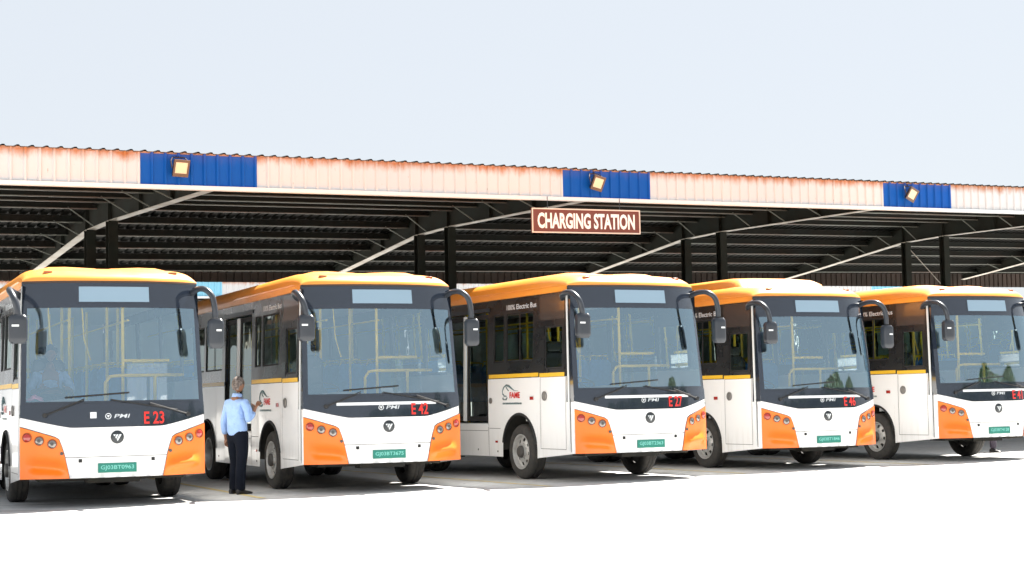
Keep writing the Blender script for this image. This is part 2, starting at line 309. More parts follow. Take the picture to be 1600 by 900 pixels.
def canopy():
    root = empty('charging_canopy', ORG, PHI)
    zs = lambda z: (lambda s: z + SL * s)
    # fascia runs: blue 2 m panels centred at -1.15+8k
    cs = [-1.13 + 8 * k for k in range(-1, 6)]
    runs = []; cur = S0
    for c in cs:
        runs.append((cur, c - .99, 0)); runs.append((c - .99, c + .99, 1)); cur = c + .99
    runs.append((cur, S1, 0))
    for a, b, k in runs:
        mb = MB(); corr(mb, a, b, zs(4.85), zs(5.37), 0)
        o = mb.build('fascia_panel', M_fb if k else M_fw, root, solid=.004)
        o['label'] = 'blue corrugated fascia panel' if k else 'white corrugated fascia panel with rust along its top'
    mb = MB()
    mb.hexa([(S0, -.05, 4.785 + SL * S0), (S1, -.05, 4.785 + SL * S1), (S1, .06, 4.785 + SL * S1), (S0, .06, 4.785 + SL * S0)],
            [(S0, -.05, 4.852 + SL * S0), (S1, -.05, 4.852 + SL * S1), (S1, .06, 4.852 + SL * S1), (S0, .06, 4.852 + SL * S0)])
    mb.build('bottom_trim', M_trim, root)
    # eave angle along the top of the fascia
    mb = MB()
    mb.hexa([(S0, -.012, 5.355 + SL * S0), (S1, -.012, 5.355 + SL * S1), (S1, .05, 5.355 + SL * S1), (S0, .05, 5.355 + SL * S0)],
            [(S0, -.012, 5.385 + SL * S0), (S1, -.012, 5.385 + SL * S1), (S1, .05, 5.385 + SL * S1), (S0, .05, 5.385 + SL * S0)])
    mb.build('eave_trim', mat('rusty_eave_angle', (.42, .20, .12), .7, noise=(3, .8, (.20, .09, .05))), root)
    # dark fixing clips along the lower trim
    # roof sheet: corrugation along s
    pitch = .222; ds = [-.035, 4, 8.8, 12, 15.1]; pts = []
    n = int((S1 - S0) / pitch)
    for i in range(n):
        a = S0 + i * pitch; pts += [(a, 0), (a + .14, 0), (a + .165, .034), (a + .197, .034)]
    mb = MB(); vs = []
    for d in ds:
        for s, k in pts: vs.append((s, d, roofz(d) - .008 + k + SL * s))
    m_ = len(pts)
    mb.add(vs, [(j * m_ + i, j * m_ + i + 1, (j + 1) * m_ + i + 1, (j + 1) * m_ + i) for j in range(len(ds) - 1) for i in range(m_ - 1)])
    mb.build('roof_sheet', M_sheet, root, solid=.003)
    # back fascia
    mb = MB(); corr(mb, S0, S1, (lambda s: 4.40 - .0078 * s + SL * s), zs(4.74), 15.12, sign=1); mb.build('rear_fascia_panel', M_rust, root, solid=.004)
    # purlins (Z-sections): web, and pale lower lip
    for d in [.35, 1.6, 2.9, 4.2, 5.5, 6.8, 7.9, 9.05, 10.1, 11.13, 12.18, 13.23, 14.28]:
        z = roofz(d) - .012
        mb = MB()
        mb.hexa([(S0, d, z - .15 + SL * S0), (S1, d, z - .15 + SL * S1), (S1, d + .006, z - .15 + SL * S1), (S0, d + .006, z - .15 + SL * S0)],
                [(S0, d, z + SL * S0), (S1, d, z + SL * S1), (S1, d + .006, z + SL * S1), (S0, d + .006, z + SL * S0)])
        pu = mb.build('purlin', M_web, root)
        mb = MB(); zl = z - .165
        mb.hexa([(S0, d - .055, zl + SL * S0), (S1, d - .055, zl + SL * S1), (S1, d + .004, zl + SL * S1), (S0, d + .004, zl + SL * S0)],
                [(S0, d - .055, zl + .014 + SL * S0), (S1, d - .055, zl + .014 + SL * S1), (S1, d + .004, zl + .014 + SL * S1), (S0, d + .004, zl + .014 + SL * S0)])
        mb.hexa([(S0, d - .058, zl + SL * S0), (S1, d - .058, zl + SL * S1), (S1, d - .0555, zl + SL * S1), (S0, d - .0555, zl + SL * S0)],
                [(S0, d - .058, zl + .022 + SL * S0), (S1, d - .058, zl + .022 + SL * S1), (S1, d - .0555, zl + .022 + SL * S1), (S0, d - .0555, zl + .022 + SL * S0)])
        mb.build('purlin_lip', M_rib, pu)
        # little bright tabs added for the dots of light below the rib valleys
        if d > 7:
            mb = MB(); x = S0 + .05
            while x < S1:
                if random.random() > .12:
                    mb.box((x, d + .16, z - .03 + SL * x), (x + .06, d + .21, z + .004 + SL * x))
                x += pitch
            mb.build('light_dot_tabs', M_rib, pu)
    # frames
    for k in range(-1, 5):
        s = 8.0 * k; sh = SL * s
        prof = [(.12, 4.98, 5.30), (2.5, 5.12, 5.34), (8.0, 5.14, 5.62), (9.6, 5.09, 5.60), (13.6, 4.56, 4.80), (14.9, 4.40, 4.56)]
        mb = MB(); pr = [(d, lo + sh, min(hi, roofz(d) - .02) + sh) for d, lo, hi in prof]
        vs = []
        for d, lo, hi in pr:
            vs += [(s - .005, d, lo), (s + .005, d, lo), (s + .005, d, hi), (s - .005, d, hi)]
        fs = []
        for i in range(len(pr) - 1):
            a = 4 * i; b_ = a + 4
            fs += [(a, a + 1, b_ + 1, b_), (a + 1, a + 2, b_ + 2, b_ + 1), (a + 2, a + 3, b_ + 3, b_ + 2), (a + 3, a, b_, b_ + 3)]
        fs += [(0, 3, 2, 1), tuple(len(vs) - 4 + q for q in (0, 1, 2, 3))]
        mb.add(vs, fs)
        # web stiffeners
        for d in (2.6, 4.3, 6.1, 8.02, 9.58, 11.4):
            lo = [p for p in pr]; 
            for q in range(len(pr) - 1):
                if pr[q][0] <= d <= pr[q + 1][0]:
                    t = (d - pr[q][0]) / (pr[q + 1][0] - pr[q][0]); l = pr[q][1] * (1 - t) + pr[q + 1][1] * t; h = pr[q][2] * (1 - t) + pr[q + 1][2] * t
            mb.box((s - .085, d - .004, l), (s - .006, d + .004, h)); mb.box((s + .006, d - .004, l), (s + .085, d + .004, h))
        # top flange
        for i in range(len(pr) - 1):
            mb.beam((s, pr[i][0], pr[i][2] + .006), (s, pr[i + 1][0], pr[i + 1][2] + .006), .18, .01)
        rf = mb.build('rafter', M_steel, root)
        for rng in ((0, 2), (2, 3), (3, 5)):
            mb = MB()
            for i in range(rng[0], rng[1]):
                mb.beam((s, pr[i][0], pr[i][1] - .008), (s, pr[i + 1][0], pr[i + 1][1] - .008), .19, .012)
            mb.build('bottom_flange', M_flange, rf)
        # fly braces from the purlins down to the bottom flange, on both sides
        for d in (1.6, 2.9, 4.2, 5.5, 6.8, 9.05, 10.1, 11.13, 12.18, 13.23):
            for q in range(len(pr) - 1):
                if pr[q][0] <= d <= pr[q + 1][0]:
                    t = (d - pr[q][0]) / (pr[q + 1][0] - pr[q][0]); l = pr[q][1] * (1 - t) + pr[q + 1][1] * t
            for sg in (-1, 1):
                mb = MB(); sx = s + sg * .62
                mb.beam((sx, d - .012, roofz(d) - .14 + SL * sx), (s + sg * .07, d - .012, l + .02), .022, .022)
                mb.build('flange_brace', M_brace, rf)
        # columns: I sections in pairs with base plates
        for d in (8.03, 9.52):
            top = (5.13 if d < 9 else 5.10) + sh
            mb = MB(); hw = .10
            mb.box((s - hw, d - .10, .02), (s + hw, d - .088, top)); mb.box((s - hw, d + .088, .02), (s + hw, d + .10, top))
            mb.box((s - .005, d - .088, .02), (s + .005, d + .088, top))
            cl = mb.build('column', M_steel, root)
            mb = MB(); mb.box((s - .19, d - .19, 0), (s + .19, d + .19, .02)); mb.build('base_plate', M_steel, cl)
        # wind brace rod near the third frame
        if k == 3:
            mb = MB(); mb.tube([(s + .12, 9.5, 4.9 + sh), (s + 2.2, 9.6, 3.3 + sh)], .012, 6); mb.build('brace_rod', M_flange, root)
    return root
near = canopy()
tag(near, 'large steel charging canopy with rusty white and blue corrugated fascia over the buses', 'canopy', 'parallel bus canopies')
far = copy_tree(near); far.location = ORG + AL * 2.4 + BA * 28.0 + Vector((0, 0, -.02))
for ch in far.children:
    if ch.name.startswith('fascia_panel') and 'blue' in ch['label']:
        ch.data = ch.data.copy(); ch.data.materials[0] = M_ff; ch['label'] = 'faded light blue corrugated fascia panel'
tag(far, 'farther steel canopy glimpsed beneath the near one, light blue and pale fascia', 'canopy', 'parallel bus canopies')

# hanging sign
def sign():
    r = empty('hanging_sign', cw(6.31, -.12, 4.40), PHI)
    W, H = 2.40, .45; tl = SL
    def q(x, y, z): return (x, y, z + tl * x)
    mb = MB(); mb.hexa([q(-W/2, -.015, -H/2), q(W/2, -.015, -H/2), q(W/2, .015, -H/2), q(-W/2, .015, -H/2)], [q(-W/2, -.015, H/2), q(W/2, -.015, H/2), q(W/2, .015, H/2), q(-W/2, .015, H/2)])
    mb.build('sign_board', mat('brown_sign_board', (.15, .038, .024), .4), r)
    mb = MB()
    fr = .022
    for a, b in (((-W/2, -.028, H/2 - fr), (W/2, -.015, H/2)), ((-W/2, -.028, -H/2), (W/2, -.015, -H/2 + fr)), ((-W/2, -.028, -H/2 + fr), (-W/2 + fr, -.015, H/2 - fr)), ((W/2 - fr, -.028, -H/2 + fr), (W/2, -.015, H/2 - fr))):
        mb.hexa([q(a[0], a[1], a[2]), q(b[0], a[1], a[2]), q(b[0], b[1], a[2]), q(a[0], b[1], a[2])], [q(a[0], a[1], b[2]), q(b[0], a[1], b[2]), q(b[0], b[1], b[2]), q(a[0], b[1], b[2])])
    mb.build('sign_border', mat('cream_sign_border', (.70, .60, .52), .5), r)
    vs, fs, wd = text_geo('CHARGING STATION', .29, .036, 1.0); k = 2.16 / wd
    mb = MB(); mb.add([q(x * k, -.019, y - .145) for x, y in vs], fs); mb.build('sign_lettering', mat('white_lettering', (.85, .83, .80), .5), r)
    for x in (-.85, .75):
        mb = MB(); mb.tube([(x, 0, H/2 + tl * x), (x, 0, .44 + tl * x)], .007, 6); mb.build('hanger_rod', M_plast, r)
    tag(r, "brown board reading CHARGING STATION in white capitals, hung under the canopy edge", 'sign')
sign()
# flood lights on the blue panels
def flood(s, tilt, roll, lab):
    r = empty('floodlight', cw(s, -.16, 5.11), PHI)
    R = Matrix.Rotation(tilt, 4, 'X') @ Matrix.Rotation(roll, 4, 'Y')
    def tb(mb, a, b):
        k = len(mb.v); mb.box(a, b); mb.v[k:] = [tuple(R @ Vector(p)) for p in mb.v[k:]]
    mb = MB(); tb(mb, (-.125, 0, -.13), (.125, .05, .13))
    for i in range(6): tb(mb, (-.10 + i * .038, .05, -.10), (-.09 + i * .038, .075, .10))
    mb.build('lamp_housing', M_plast, r, bevel=.006)
    mb = MB()
    for a, b in (((-.13, -.015, .095), (.13, 0, .14)), ((-.13, -.015, -.14), (.13, 0, -.085)), ((-.13, -.015, -.085), (-.10, 0, .095)), ((.10, -.015, -.085), (.13, 0, .095))): tb(mb, a, b)
    mb.build('lamp_frame', mat('lamp_frame', (.10, .055, .03), .4), r)
    mb = MB(); tb(mb, (-.10, -.006, -.085), (.10, -.001, .095))
    mb.build('lamp_lens', mat('lit_lamp_lens', (.55, .45, .30), .2, emit=((1, .70, .36), .05)), r)
    mb = MB(); mb.tube([(-.14, .03, 0), (-.15, .06, .12), (-.1, .12, .19), (.1, .12, .19), (.15, .06, .12), (.14, .03, 0)], .009, 6); mb.tube([(0, .12, .19), (.02, .16, .25)], .009, 6); mb.build('bracket', M_rust, r)
    tag(r, lab, 'floodlight', 'floodlights on the blue fascia panels')
flood(-1.50, .35, .02, 'upright square floodlight on the leftmost blue fascia panel')
flood(6.56, .35, .20, 'slightly tilted floodlight on the blue panel above the hanging sign')
flood(14.57, .35, .36, 'strongly tilted floodlight on the rightmost blue fascia panel')

# ================================================================== BUS
W = 1.2; L = 8.6; RK = .22
def wsc(z): return 1 - .051 / 1.2 * max(0, min(1.1, (z - 1.2) / 1.86))
def rake(z): return RK * max(0, (z - 1.05) / 1.95) ** 1.25 if z > 1.05 else 0.
def plan(u): return .258 * (abs(u) / 1.2) ** 2.7
def F(u, z, off=0.):
    k = .258 * 2.7 / 1.2 * (abs(u) / 1.2) ** 1.7 * (1 if u > 0 else -1); n = 1 / sqrt(1 + k * k)
    return (u * wsc(z) + k * n * off, plan(u) + rake(z) - n * off, z)
def SD(v, z, side=-1, off=0.): return (side * (1.2 * wsc(z) + off), v, z)
def lin(a, b, n): return [a + (b - a) * i / n for i in range(n + 1)]
def fpatch(lo, hi, u0, u1, nu=24, nz=6, off=0., mb=None):
    mb = mb or MB()
    us = lin(u0, u1, nu)
    def fn(u, t):
        l = lo(u) if callable(lo) else lo; h = hi(u) if callable(hi) else hi
        return F(u, l + (h - l) * t, off)
    return mb.grid(fn, us, lin(0, 1, nz))
def maskbot(u):
    a = abs(u)
    return 1.065 if a < .58 else 1.065 + .145 * ((a - .58) / .62) ** 1.15
def strip_side(mb, v0, v1, z0, z1, side, off=0., nv=None, nz=1):
    nv = nv or max(1, int((v1 - v0) / .5)); nz = max(nz, int((z1 - z0) / .4))
    return mb.grid(lambda v, z: SD(v, z, side, off), lin(v0, v1, nv), lin(z0, z1, nz))
def skirt(v):
    if v < 1.43: return .41 - (v - .258) * .09 / 1.17
    return .315
ARCH = [(2.053, .442, .59), (6.12, .442, .60)]
def lowz(v):
    z = skirt(v)
    for c, zc, r in ARCH:
        if abs(v - c) < r:
            h = zc + sqrt(max(0, r * r - (v - c) ** 2)); z = max(z, h)
    return z
def bus():
    root = empty('electric_bus')
    P = lambda mb, name, m, par=root, **k: mb.build(name, m, par, **k)
    # ---------------- lower body shell
    mb = MB()
    for side in (-1, 1):
        brk = sorted(set([round(x, 4) for x in lin(.258, L, 84)] + [1.43, 3.17, 4.90] + [c + r * sin(a) for c, _, r in ARCH for a in lin(-pi / 2, pi / 2, 20)]))
        for a, b in zip(brk[:-1], brk[1:]):
            if b - a < 1e-4: continue
            m_ = (a + b) / 2; hi = 1.68
            if side == -1 and 3.17 < m_ < 4.90: hi = .84
            if m_ < .40: hi = 1.30
            la, lb = lowz(a + 1e-6), lowz(b - 1e-6)
            mb.add([SD(a, la, side), SD(b, lb, side), SD(b, hi, side), SD(a, hi, side)], [(0, 1, 2, 3)])
    # front white panel between mask and bumper
    fpatch(lambda u: .41, maskbot, -1.2, 1.2, 36, 8, mb=mb)
    # under lip
    mb.grid(lambda u, t: (F(u, .41)[0], F(u, .41)[1] + t, .41 - t * .0), lin(-1.2, 1.2, 24), [0, .05])
    # rear
    mb.add([(-1.2, L, .35), (1.2, L, .35), (1.149, L, 2.93), (-1.149, L, 2.93)], [(0, 1, 2, 3)])
    P(mb, 'body', M_white, smooth=True, auto=28)
    # wheel arch lips
    for side in (-1, 1):
        for c, zc, r in ARCH:
            m2 = MB(); aa = lin(-pi * .44, pi * .44, 22); pts = []
            for t in aa: pts.append(SD(c + (r - .012) * sin(t), zc + (r - .012) * cos(t), side, .006))
            m2.tube(pts, .02, 6); P(m2, 'wheel_arch_trim', M_black, smooth=True)
    # ---------------- upper dark side walls with openings
    def wall(side, holes, v0=.40, v1=L, z0=1.68, z1=2.95):
        mb = MB()
        vb = sorted(set([v0, v1] + [h[0] for h in holes] + [h[1] for h in holes])); zb = sorted(set([z0, z1] + [h[2] for h in holes] + [h[3] for h in holes]))
        for a, b in zip(vb[:-1], vb[1:]):
            for c, d in zip(zb[:-1], zb[1:]):
                mv, mz = (a + b) / 2, (c + d) / 2
                if any(h[0] < mv < h[1] and h[2] < mz < h[3] for h in holes): continue
                mb.add([SD(a, c, side), SD(b, c, side), SD(b, d, side), SD(a, d, side)], [(0, 1, 2, 3)])
        for h in holes:  # reveals
            cs = [(h[0], h[2]), (h[1], h[2]), (h[1], h[3]), (h[0], h[3])]
            for p, q in zip(cs, cs[1:] + cs[:1]):
                mb.add([SD(*p, side), SD(*q, side), SD(*q, side, -.035), SD(*p, side, -.035)], [(0, 1, 2, 3)])
        return mb
    hl = [(.63, 1.20, 1.72, 2.40), (1.58, 2.52, 1.87, 2.67), (2.60, 2.97, 1.87, 2.67), (3.17, 4.90, 1.60, 2.73), (5.10, 6.30, 1.87, 2.67), (6.42, 7.62, 1.87, 2.67), (7.74, 8.45, 1.87, 2.67)]
    hr = [(.63, 1.45, 1.72, 2.40), (1.58, 2.97, 1.87, 2.67), (3.10, 4.90, 1.87, 2.67), (5.10, 6.30, 1.87, 2.67), (6.42, 7.62, 1.87, 2.67), (7.74, 8.45, 1.87, 2.67)]
    P(wall(-1, hl), 'window_band', M_char); P(wall(1, hr), 'window_band', M_char)
    for v in (3.17, 4.90):
        mb = MB(); mb.add([SD(v, .84), SD(v, 1.68), SD(v, 1.68, -1, -.06), SD(v, .84, -1, -.06)], [(0, 1, 2, 3)]); P(mb, 'door_jamb', M_char)
    # corner return between windscreen and trim, black
    for side in (-1, 1):
        mb = MB(); zz = lin(1.2, 2.99, 10)
        for a, b in zip(zz[:-1], zz[1:]):
            va, vb_ = F(1.2, a)[1], F(1.2, b)[1]
            mb.add([SD(va, a, side), SD(vb_, b, side), SD(max(.50, vb_ + .01), b, side), SD(max(.50, va), a, side)], [(0, 1, 2, 3)])
        P(mb, 'corner_pillar', M_mask)
    # white vertical trim
    for side in (-1, 1):
        mb = MB(); zz = lin(.46, 2.94, 12)
        for a, b in zip(zz[:-1], zz[1:]):
            va, vb_ = .395 + .085 * max(0, (a - 1.2) / 1.8), .395 + .085 * max(0, (b - 1.2) / 1.8)
            mb.hexa([SD(va, a, side, .001), SD(va + .045, a, side, .001), SD(va + .045, a, side, .010), SD(va, a, side, .010)], [SD(vb_, b, side, .001), SD(vb_ + .045, b, side, .001), SD(vb_ + .045, b, side, .010), SD(vb_, b, side, .010)])
        P(mb, 'pillar_trim', M_bar)
        mb = MB()
        mb.hexa([SD(.375, .43, side, .0005), SD(.384, .43, side, .0005), SD(.384, .43, side, .003), SD(.375, .43, side, .003)], [SD(.375, 1.25, side, .0005), SD(.384, 1.25, side, .0005), SD(.384, 1.25, side, .003), SD(.375, 1.25, side, .003)])
        P(mb, 'panel_gap', M_black)
    # ---------------- glass
    def pane(h, side, name='side_window', fr=True):
        mb = MB(); strip_side(mb, h[0], h[1], h[2], h[3], side, -.02, 2, 2); g = P(mb, name, M_sg)
        if fr:
            mb = MB(); t = .028
            for a, b, c, d in ((h[0], h[1], h[2], h[2] + t), (h[0], h[1], h[3] - t, h[3]), (h[0], h[0] + t, h[2] + t, h[3] - t), (h[1] - t, h[1], h[2] + t, h[3] - t)):
                strip_side(mb, a, b, c, d, side, -.012, 1, 1)
            if h[1] - h[0] > .8: strip_side(mb, (h[0] + h[1]) / 2 - .02, (h[0] + h[1]) / 2 + .02, h[2] + t, h[3] - t, side, -.010, 1, 1)
            mb.build('window_frame', M_black, g)
    for h in hl:
        if h[0] != 3.17: pane(h, -1)
    for h in hr: pane(h, 1)
    # grey cab side panel above the driver window, edge mouldings
    mb = MB(); strip_side(mb, .56, 1.36, 2.50, 2.90, -1, .004); P(mb, 'cab_top_panel', mat('warm_grey_panel', (.055, .045, .042), .25, coat=.5))
    mb = MB()
    for a, b, c, d in ((.55, .63, 1.69, 2.46), (1.20, 1.38, 1.69, 2.46), (.63, 1.20, 2.40, 2.46)): strip_side(mb, a, b, c, d, -1, .007, 1, 1)
    P(mb, 'cab_window_surround', M_char)
    # yellow strips
    for side in (-1, 1):
        for a, b, z in ((.56, 1.36, 1.600), (1.40, 3.13, 1.612)) + (((4.94, 8.5, 1.612),) if side == -1 else ((3.13, 8.5, 1.612),)):
            mb = MB(); strip_side(mb, a, b, z, z + .062, side, .004, 2, 1); P(mb, 'yellow_stripe', M_yel)
    # ---------------- passenger door: two leaves
    D = empty('passenger_door'); D.parent = root
    for a, b in ((3.20, 4.02), (4.10, 4.87)):
        mb = MB(); t = .06
        for p, q, c, d in ((a, b, .90, .98), (a, b, 2.62, 2.70), (a, a + t, .98, 2.62), (b - t, b, .98, 2.62)):
            mb.hexa([SD(p, c, -1, -.03), SD(q, c, -1, -.03), SD(q, c, -1, -.06), SD(p, c, -1, -.06)], [SD(p, d, -1, -.03), SD(q, d, -1, -.03), SD(q, d, -1, -.06), SD(p, d, -1, -.06)])
        lf = mb.build('door_leaf', M_black, D)
        mb = MB(); strip_side(mb, a + t, b - t, .98, 2.62, -1, -.045, 2, 2); mb.build('door_glass', M_sg, lf)
    mb = MB(); mb.hexa([SD(4.03, .90, -1, .012), SD(4.09, .90, -1, .012), SD(4.09, .90, -1, -.03), SD(4.03, .90, -1, -.03)], [SD(4.03, 2.70, -1, .012), SD(4.09, 2.70, -1, .012), SD(4.09, 2.70, -1, -.03), SD(4.03, 2.70, -1, -.03)])
    mb.build('door_bar', M_bar, D)
    mb = MB(); mb.box((-1.198, 3.17, .80), (-1.0, 4.9, .86)); mb.build('door_sill', M_bar, D)
    mb = MB(); strip_side(mb, 3.1, 4.96, 2.74, 2.80, -1, .012, 2, 1); mb.build('door_header', M_plast, D)
    # ---------------- front: mask, windscreen, header
    mb = MB(); fpatch(maskbot, 1.375, -1.2, 1.2, 40, 4, .012, mb)
    mb.grid(lambda u, t: F(u, maskbot(u), .012 * t), lin(-1.2, 1.2, 40), [0, 1])
    P(mb, 'front_mask', M_mask, smooth=True)
    mb = MB(); fpatch(2.645, 3.0, -1.2, 1.2, 40, 4, .008, mb); P(mb, 'display_header', M_mask, smooth=True)
    mb = MB(); fpatch(1.375, 2.645, -1.135, 1.135, 40, 10, .004, mb); P(mb, 'windshield', M_ws, smooth=True)
    mb = MB()
    for s in (-1, 1): fpatch(1.375, 2.645, s * 1.135, s * 1.2, 3, 10, .005, mb)
    fpatch(1.375, 1.41, -1.135, 1.135, 30, 1, .007, mb)
    P(mb, 'windshield_edge', M_mask, smooth=True)
    mb = MB(); fpatch(2.70, 2.945, -.50, .50, 14, 3, .003 + .008, mb); P(mb, 'display_frame', M_mask, smooth=True)
    mb = MB(); fpatch(2.722, 2.925, -.475, .475, 14, 3, .016, mb); P(mb, 'destination_display', M_disp, smooth=True)
    mb = MB(); fpatch(lambda u: 2.99 - .012, lambda u: 3.004, -1.19, 1.19, 40, 1, .014, mb); P(mb, 'roof_seal', M_rust, smooth=True)
    # ---------------- orange corner panels with lamps
    def ocp(s):
        top = [(1.2, 1.085), (1.05, 1.035), (.90, .985), (.78, .945), (.735, .915)]
        inn = [(.70, .82), (.665, .70), (.635, .56), (.605, .41)]
        def utop(u):
            for (a, za), (b, zb_) in zip(top[:-1], top[1:]):
                if b <= u <= a: return za + (zb_ - za) * (a - u) / (a - b)
            for (a, za), (b, zb_) in zip([top[-1]] + inn[:-1], inn):
                if b <= u <= a: return za + (zb_ - za) * (a - u) / (a - b)
            return .41
        us = sorted(set([t[0] for t in top] + [t[0] for t in inn] + [round(x, 3) for x in lin(.605, 1.2, 24)]))
        mb = MB()
        def fn(u, t):
            z = .41 + (utop(u) - .41) * t
            # sculpted crease: a swept shelf across the panel and a lower dish
            e = .022; sh = .665 - .10 * ((1.2 - u) / .6 - .2) ** 2
            bul = .055 * math.exp(-((z - (sh - .09)) / .06) ** 2) * min(1, max(0, (1.13 - u) / .12)) * min(1, max(0, (u - .63) / .1))
            dish = -.012 * math.exp(-(((z - .80 + .1 * (1.12 - u)) / .05) ** 2))
            return F(s * u, z, .014 + bul + dish * 0)
        zt = lin(0, 1, 16)
        mb.grid(fn, us, zt)
        # edge returns
        mb.grid(lambda u, t: F(s * u, utop(u), .014 * t), us, [0, 1])
        o = P(mb, 'corner_panel', M_orange, smooth=True, auto=50)
        # lamps
        for u, z, mm in ((1.115, .95, M_lred), (.97, .905, M_lens if s < 0 else M_lens), (.815, .862, M_lens)):
            c = Vector(F(s * u, z, .016)); k = .258 * 2.7 / 1.2 * (u / 1.2) ** 1.7 * s; nrm = Vector((k, -1, 0)).normalized()
            mb = MB(); mb.lathe([(.064, -.004), (.064, .010), (.056, .012), (.052, .003)], c, nrm, 20); bz = mb.build('lamp_bezel', mat('lamp_bezel', (.30, .07, .01), .4), o, smooth=True)
            mb = MB(); mb.lathe([(.053, .0), (.050, .008), (.035, .016), (.013, .019), (0, .020)], c, nrm, 20); mb.build('headlight' if mm is M_lens else 'indicator_lamp', mm, o, smooth=True)
            if mm is M_lens:
                mb = MB(); mb.lathe([(.022, .012), (.022, .022), (0, .024)], c, nrm, 14); mb.build('lamp_bulb', M_hub, o, smooth=True)
        c = Vector(F(s * .70, .735, .02)); mb = MB(); mb.lathe([(.022, -.004), (.022, .006), (0, .007)], c, (0, -1, 0), 12); mb.build('fog_lamp', M_hub, o)
        c = Vector(F(s * .95, .57, .03)); mb = MB(); mb.lathe([(.036, -.02), (.036, .006), (.03, .008), (0, .004)], c, (.15 * s, -1, 0), 14); mb.build('reflector', M_lamb, o, smooth=True)
        # black shadow gap round the panel
        mb = MB(); mb.tube([F(s * u, utop(u) + .004, .010) for u in us[::-1]], .0045, 5, False); mb.build('panel_seam', M_black, o)
    ocp(-1); ocp(1)
    mb = MB(); fpatch(.677, .684, -.655, .655, 20, 1, .004, mb); P(mb, 'bonnet_seam', M_black)
    for s in (-1, 1):
        mb = MB(); c = F(s * .47, .635, .003); mb.box((c[0] - .022, c[1] - .006, c[2] - .022), (c[0] + .022, c[1] + .02, c[2] + .022)); P(mb, 'tow_cover', M_black)
    # emblem: dark disc with a striped triangle
    c = Vector(F(0, .932, .004)); mb = MB(); mb.lathe([(.086, -.003), (.086, .008), (.078, .012), (0, .012)], c, (0, -1, 0), 28); em = P(mb, 'front_emblem', mat('emblem_dark', (.02, .025, .03), .3), smooth=True)
    mb = MB(); y = c.y - .0145
    def ep(x, z): return (c.x + x, y, c.z + z)
    mb.add([ep(-.055, .036), ep(-.020, .036), ep(-.036, .012), ep(-.041, .014)], [(0, 1, 2, 3)])
    mb.add([ep(-.010, .036), ep(.014, .036), ep(-.014, -.022), ep(-.028, -.002)], [(0, 1, 2, 3)])
    mb.add([ep(.026, .036), ep(.056, .036), ep(.004, -.052), ep(-.008, -.034)], [(0, 1, 2, 3)])
    mb.build('emblem_stripes', M_silver, em)
    # maker lettering
    def ftext(txt, u0, z0, h, name, m, bold=.02, sx=1., shear=0., off=.017, wid=None):
        vs, fs, wd = text_geo(txt, h, bold, sx, shear); k = (wid / wd) if wid else 1
        mb = MB(); mb.add([F(u0 + x * k, z0 + y, off) for x, y in vs], fs); return P(mb, name, m)
    ftext('PMI', .055, 1.182, .052, 'maker_lettering', M_silver, .012, 1.25, .25, wid=.19)
    c = Vector(F(-.115, 1.208, .015)); mb = MB(); mb.lathe([(.040, 0), (.040, .004), (.031, .004), (.031, 0)], c, (0, -1, 0), 20, True)
    y = c.y - .003; mb.add([(c.x - .02, y, c.z + .012), (c.x + .02, y, c.z + .012), (c.x, y, c.z - .022)], [(0, 1, 2)]); P(mb, 'maker_badge', M_silver)
    # ---------------- wipers
    def wiper(piv, elb, ends, n='wiper'):
        p = Vector(F(*piv, .03)); e = Vector(F(*elb, .07)); a = Vector(F(*ends[0], .035)); b = Vector(F(*ends[1], .035))
        mb = MB(); mb.tube([p, p * .35 + e * .65 + Vector((0, -.02, 0)), e], [.013, .009, .007], 6)
        mb.lathe([(.03, -.02), (.03, .02), (0, .024)], p, (0, -1, 0), 12)
        q = p + Vector((.05 if elb[0] > piv[0] else -.05, 0, .01)); mb.tube([q, e - Vector((0, 0, .02))], .005, 5)
        wv = P(mb, n, M_black, smooth=True)
        mb = MB(); m_ = Vector(F(*[(ends[0][i] + ends[1][i]) / 2 for i in (0, 1)], .035))
        mb.tube([a, a * .5 + m_ * .5, m_, b * .5 + m_ * .5, b], .010, 5); mb.build('wiper_blade', M_black, wv)
    wiper((-.90, 1.235), (-.42, 1.44), ((-.66, 1.462), (.16, 1.515)))
    wiper((.95, 1.215), (.42, 1.375), ((.80, 1.275), (-.08, 1.425)))
    # ---------------- mirrors
    def rcbox(mb, c, w, d, h, r=.03):
        # rounded box by stacked superellipse rings
        c = Vector(c); rings = []
        for t in lin(-1, 1, 10):
            k = (1 - abs(t) ** 6) ** .35 if abs(t) < 1 else .0
            k = .8 + .2 * k if abs(t) < 1 else .72
            ring = []
            for j in range(20):
                a = 2 * pi * j / 20; ca, sa = cos(a), sin(a); e = .45
                x = (abs(ca) ** e) * (1 if ca > 0 else -1); y = (abs(sa) ** e) * (1 if sa > 0 else -1)
                ring.append(c + Vector((x * w / 2 * k, y * d / 2 * k, t * h / 2)))
            rings.append(ring)
        vs = [q for r_ in rings for q in r_]; n = 20; fs = []
        for i in range(len(rings) - 1):
            for k in range(n): fs.append((i * n + k, i * n + (k + 1) % n, (i + 1) * n + (k + 1) % n, (i + 1) * n + k))
        fs.append(tuple(range(n))[::-1]); fs.append(tuple((len(rings) - 1) * n + k for k in range(n)))
        mb.add(vs, fs)
    def bez(pts, n=14):
        out = []; P_ = [Vector(p) for p in pts]; P_ = [P_[0] * 2 - P_[1]] + P_ + [P_[-1] * 2 - P_[-2]]
        for i in range(1, len(P_) - 2):
            a, b, c, d = P_[i - 1:i + 3]
            for k in range(n // 2): t = k / (n // 2); out.append(.5 * ((2 * b) + (c - a) * t + (2 * a - 5 * b + 4 * c - d) * t * t + (3 * b - a - 3 * c + d) * t ** 3))
        out.append(P_[-2]); return out
    mL = empty('wing_mirror'); mL.parent = root
